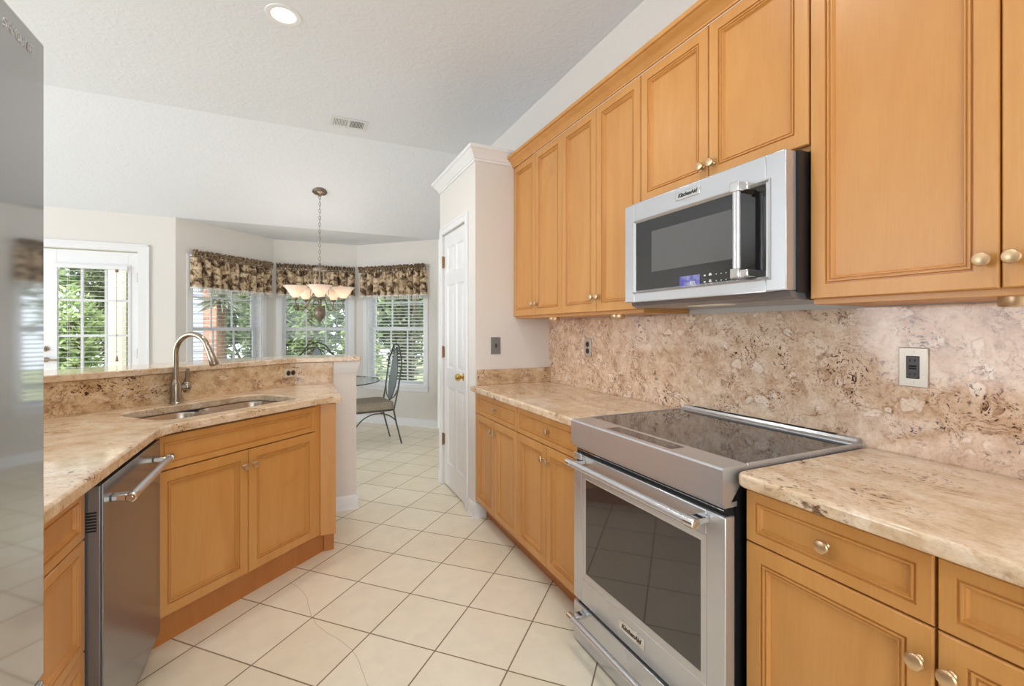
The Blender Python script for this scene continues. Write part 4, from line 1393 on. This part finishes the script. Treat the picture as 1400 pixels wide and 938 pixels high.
def iron_chair(label, loc, rz):
    """faces local +x"""
    c = thing('dining_chair', label, 'chair', loc, rz, 'iron dining chairs')
    mb = MB()   # upholstered seat
    rr = []
    for ins, z in ((0.012, 0.402), (0.0, 0.412), (0.0, 0.470), (0.008, 0.486), (0.035, 0.497), (0.09, 0.502)):
        rr.append([(a, e_, z) for a, e_ in rrect(-0.215 + ins, 0.235 - ins, -0.225 + ins, 0.225 - ins, 0.06)])
    mb.rings(rr); mb.build('seat', 'seat', c)
    mb = MB()
    mb.tube([(a, e_, 0.396) for a, e_ in rrect(-0.205, 0.225, -0.215, 0.215, 0.05)], 0.009, 8, closed=True)
    mb.build('seat_frame', 'iron', c)
    for s in (-1, 1):
        mb = MB(); mb.tube([(-0.205, 0.205 * s, 0.40), (-0.235, 0.205 * s, 0.25), (-0.30, 0.20 * s, 0.004)], [0.010, 0.0095, 0.0085], 8); mb.build('leg', 'iron', c)
        mb = MB(); mb.tube([(0.215, 0.205 * s, 0.40), (0.225, 0.21 * s, 0.2), (0.235, 0.215 * s, 0.004)], [0.010, 0.0095, 0.0085], 8); mb.build('leg', 'iron', c)
        mb = MB(); mb.tube(bez((-0.232, 0.205 * s, 0.27), (-0.12, 0.205 * s, 0.41), (0.12, 0.205 * s, 0.41), (0.225, 0.21 * s, 0.22)), 0.007, 8); mb.build('arched_brace', 'iron', c)
    def bk(y, z):     # the back leans outwards
        f = (z - 0.40) / 0.72
        return Vector((-0.210 - 0.10 * f - 0.015 * math.sin(f * 3.1), y, z))
    mb = MB()
    for s in (-1, 1):
        mb.tube([bk(0.205 * s, 0.40), bk(0.215 * s, 0.62), bk(0.225 * s, 0.86)], 0.0095, 8)
    half = [(0.225, 0.86), (0.222, 0.92), (0.205, 0.975), (0.165, 1.005), (0.150, 1.03), (0.105, 1.09), (0.05, 1.122), (0.0, 1.13)]
    path = [bk(y, z) for y, z in half] + [bk(-y, z) for y, z in half[::-1][1:]]
    mb.tube(path, 0.0085, 8)
    mb.build('back_frame', 'iron', c)
    for s in (-1, 1):
        mb = MB()
        pts = [bk(s * 0.20, 0.62)] + [bk(s * (0.20 - 0.10 * i / 5), 0.62 - 0.10 * math.sin(i / 5 * 1.57)) for i in range(1, 6)] + [bk(s * 0.05, 0.50)]
        mb.tube(pts, 0.006, 8)
        mb.build('lower_scroll', 'iron', c)
        mb = MB()
        mb.tube([bk(s * (0.215 - 0.30 * t), 0.90 + 0.17 * math.sin(math.pi * (0.08 + 0.70 * t))) for t in [i / 12 for i in range(13)]], 0.0065, 8)
        mb.build('curved_rail', 'iron', c)
    mb = MB()      # leaf shaped splat in pale metal
    n = 18
    lf, lb = [], []
    prof = []
    for i in range(n + 1):
        t = i / n
        wdt = 0.115 * math.sin(math.pi * t ** 0.8) ** 0.9 + 0.004
        prof.append((wdt, 0.47 + 0.62 * t))
    fr_ring = [bk(wd, z) for wd, z in prof] + [bk(-wd, z) for wd, z in prof[::-1]]
    mb.rings([[p + Vector((0.003, 0, 0)) for p in fr_ring], [p - Vector((0.003, 0, 0)) for p in fr_ring]], True, True)
    lfo = mb.build('leaf_splat', 'ironpale', c); lfo['label'] = 'pale grey leaf shaped splat'
    mb = MB(); mb.tube([p + Vector((0.0, 0, 0)) for p in fr_ring], 0.0055, 6, closed=True); mb.build('splat_rim', 'iron', lfo)
    return c
ic = iron_chair('iron dining chair with woven seat standing right of the glass table in full view', (0.74, 5.40, 0), 188.5)
copy_tree(ic, None, (0.215, 5.955, 0), -90, 'iron dining chair on the window side of the table, only its curved back showing')

# ------------------------------------------------------------------ garden
mb = MB(); mb.box(-14, 12, 5.95, 24, -0.35, -0.25)
o = mb.build('lawn', 'grass', smooth=0); struct(o)
mb = MB(); mb.box(-4.5, 3.4, 6.96, 8.0, -0.249, -0.22)
struct(mb.build('bounce_slab', 'concrete', smooth=0))  # unseen pale slab added to bounce sunlight up to the bay ceiling
def leaves(mb, rnd, c, rad, n, size, mn_z=-0.2):
    for _ in range(n):
        while True:
            p = Vector((rnd.uniform(-1, 1), rnd.uniform(-1, 1), rnd.uniform(-1, 1)))
            if 0.25 < p.length < 1:
                break
        p = Vector((c[0] + p.x * rad[0], c[1] + p.y * rad[1], c[2] + p.z * rad[2]))
        if p.z < mn_z:
            continue
        a = Vector((rnd.gauss(0, 1), rnd.gauss(0, 1), rnd.gauss(0, 0.7))).normalized()
        b_ = a.cross(Vector((rnd.gauss(0, 1), rnd.gauss(0, 1), rnd.gauss(0, 1)))).normalized()
        s = size * rnd.uniform(0.6, 1.3)
        mb.face([p - a * s, p + b_ * s * 0.38, p + a * s, p - b_ * s * 0.38])
def shrub(name, label, loc, wx, wy, h_, mat, seed, n=2600, size=0.065, cat='shrub', group='garden shrubs beyond the windows', k_=9):
    """crown of leaf clumps inside a wx by wy footprint"""
    rnd = random.Random(seed)
    t_ = thing(name, label, cat, (loc[0], loc[1], -0.25), 0, group)
    mb = MB()
    for k in range(k_):
        rx, ry, rz = min(wx * 0.32, 0.7), wy * 0.32, h_ * 0.24
        cx, cy = rnd.uniform(-1, 1) * (wx / 2 - rx), rnd.uniform(-1, 1) * (wy / 2 - ry)
        leaves(mb, rnd, (cx, cy, h_ * (0.22 + 0.56 * ((k * 0.618) % 1))), (rx, ry, rz), n // k_, size, 0.02)
    mb.build('foliage', mat, t_, smooth=0)
    for k in range(3):
        mb = MB()
        x, y = rnd.uniform(-0.15, 0.15) * wx, rnd.uniform(-0.15, 0.15) * wy
        mb.tube([(x * 0.4, y * 0.4, 0), (x, y, h_ * 0.4), (x * 1.6, y * 1.6, h_ * 0.75)], [0.04, 0.03, 0.012], 6)
        mb.build('stem', 'bark', t_)
    return t_
shrub('garden_shrub', 'light green shrub seen through the left part of the glazed door', (-3.0, 8.9), 0.9, 0.9, 2.3, 'leaf_light', 11)
shrub('garden_shrub', 'dark green shrub seen through the middle of the glazed door', (-2.75, 10.6), 1.9, 1.3, 4.8, 'leaf_dark', 12, 6500, 0.075)
shrub('garden_shrub', 'leafy shrub at the right of the bay window nearest the door', (-0.62, 9.7), 0.9, 1.0, 3.2, 'leaf_mid', 13)
shrub('garden_shrub', 'bright shrub filling the left half of the middle bay window', (0.25, 9.0), 0.8, 1.0, 3.1, 'leaf_mid', 14)
shrub('garden_shrub', 'bright leafy shrub filling the right half of the middle bay window', (1.12, 9.2), 0.85, 1.0, 2.9, 'leaf_light', 15)
shrub('garden_shrub', 'dark shrub at the left of the bay window behind the side chair', (2.02, 9.3), 0.85, 1.0, 3.0, 'leaf_dark', 16)
shrub('garden_shrub', 'light green shrub at the right of the bay window behind the side chair', (2.75, 8.2), 0.8, 0.9, 2.7, 'leaf_light', 17)
shrub('hedge', 'long tall hedge closing the far end of the garden', (-0.6, 16.0), 12.0, 1.6, 6.4, 'leaf_mid', 18, 17000, 0.19, 'hedge', None, 90)
# pampas-like pale plume plant by the brick pier
pl = thing('fan_palm', 'pale fan palm in front of the brick pier', 'palm', (-1.02, 7.95, -0.25))
rnd = random.Random(4)
mb = MB()
for k in range(110):
    a = rnd.uniform(0, 2 * math.pi); e_ = rnd.uniform(-0.5, 1.3)
    d_ = Vector((math.cos(a) * math.cos(e_), math.sin(a) * math.cos(e_), math.sin(e_)))
    st = Vector((0, 0, 1.95)) + d_ * 0.05
    L_ = rnd.uniform(0.16, 0.30)
    sd = d_.cross(Vector((0, 0, 1))).normalized() * 0.012
    mb.face([st - sd, st + d_ * L_ * 0.6 - sd * 1.3, st + d_ * L_ - Vector((0, 0, 0.06)), st + d_ * L_ * 0.6 + sd * 1.3, st + sd])
mb.build('fronds', 'leaf_grey', pl, smooth=0)
mb = MB(); mb.tube([(0, 0, 0), (0.02, 0, 0.7), (0, 0, 1.4), (0.01, 0, 1.98)], [0.09, 0.07, 0.06, 0.065], 10); mb.build('trunk', 'bark', pl)
mb = MB(); mb.box(-1.34, -1.17, 8.55, 8.85, -0.25, 3.4)
tag(mb.build('brick_pier', 'brick', smooth=0, loc=(-1.25, 8.7, -0.25)), 'pink brick pier seen through the bay window nearest the glazed door', 'pillar')
mb = MB(); mb.box(-1.85, -1.345, 8.70, 8.80, -0.25, 3.4)
for k in range(24):
    mb.box(-1.85, -1.345, 8.688, 8.70, -0.25 + k * 0.15, -0.25 + k * 0.15 + 0.135)
tag(mb.build('siding_wall', 'siding', smooth=0, loc=(-1.6, 8.75, -0.25)), 'pale blue lap siding of the garden wing left of the brick pier', 'wall')
pc = thing('porch_column', 'cream square porch column outside the glazed door', 'column', (-2.13, 7.55, -0.25))
mb = MB(); mb.box(-0.085, 0.085, -0.085, 0.085, 0.12, 3.1); mb.build('shaft', 'cream', pc, bevel=0.006)
mb = MB(); mb.box(-0.12, 0.12, -0.12, 0.12, 0.0, 0.12); mb.build('plinth', 'cream', pc, bevel=0.006)
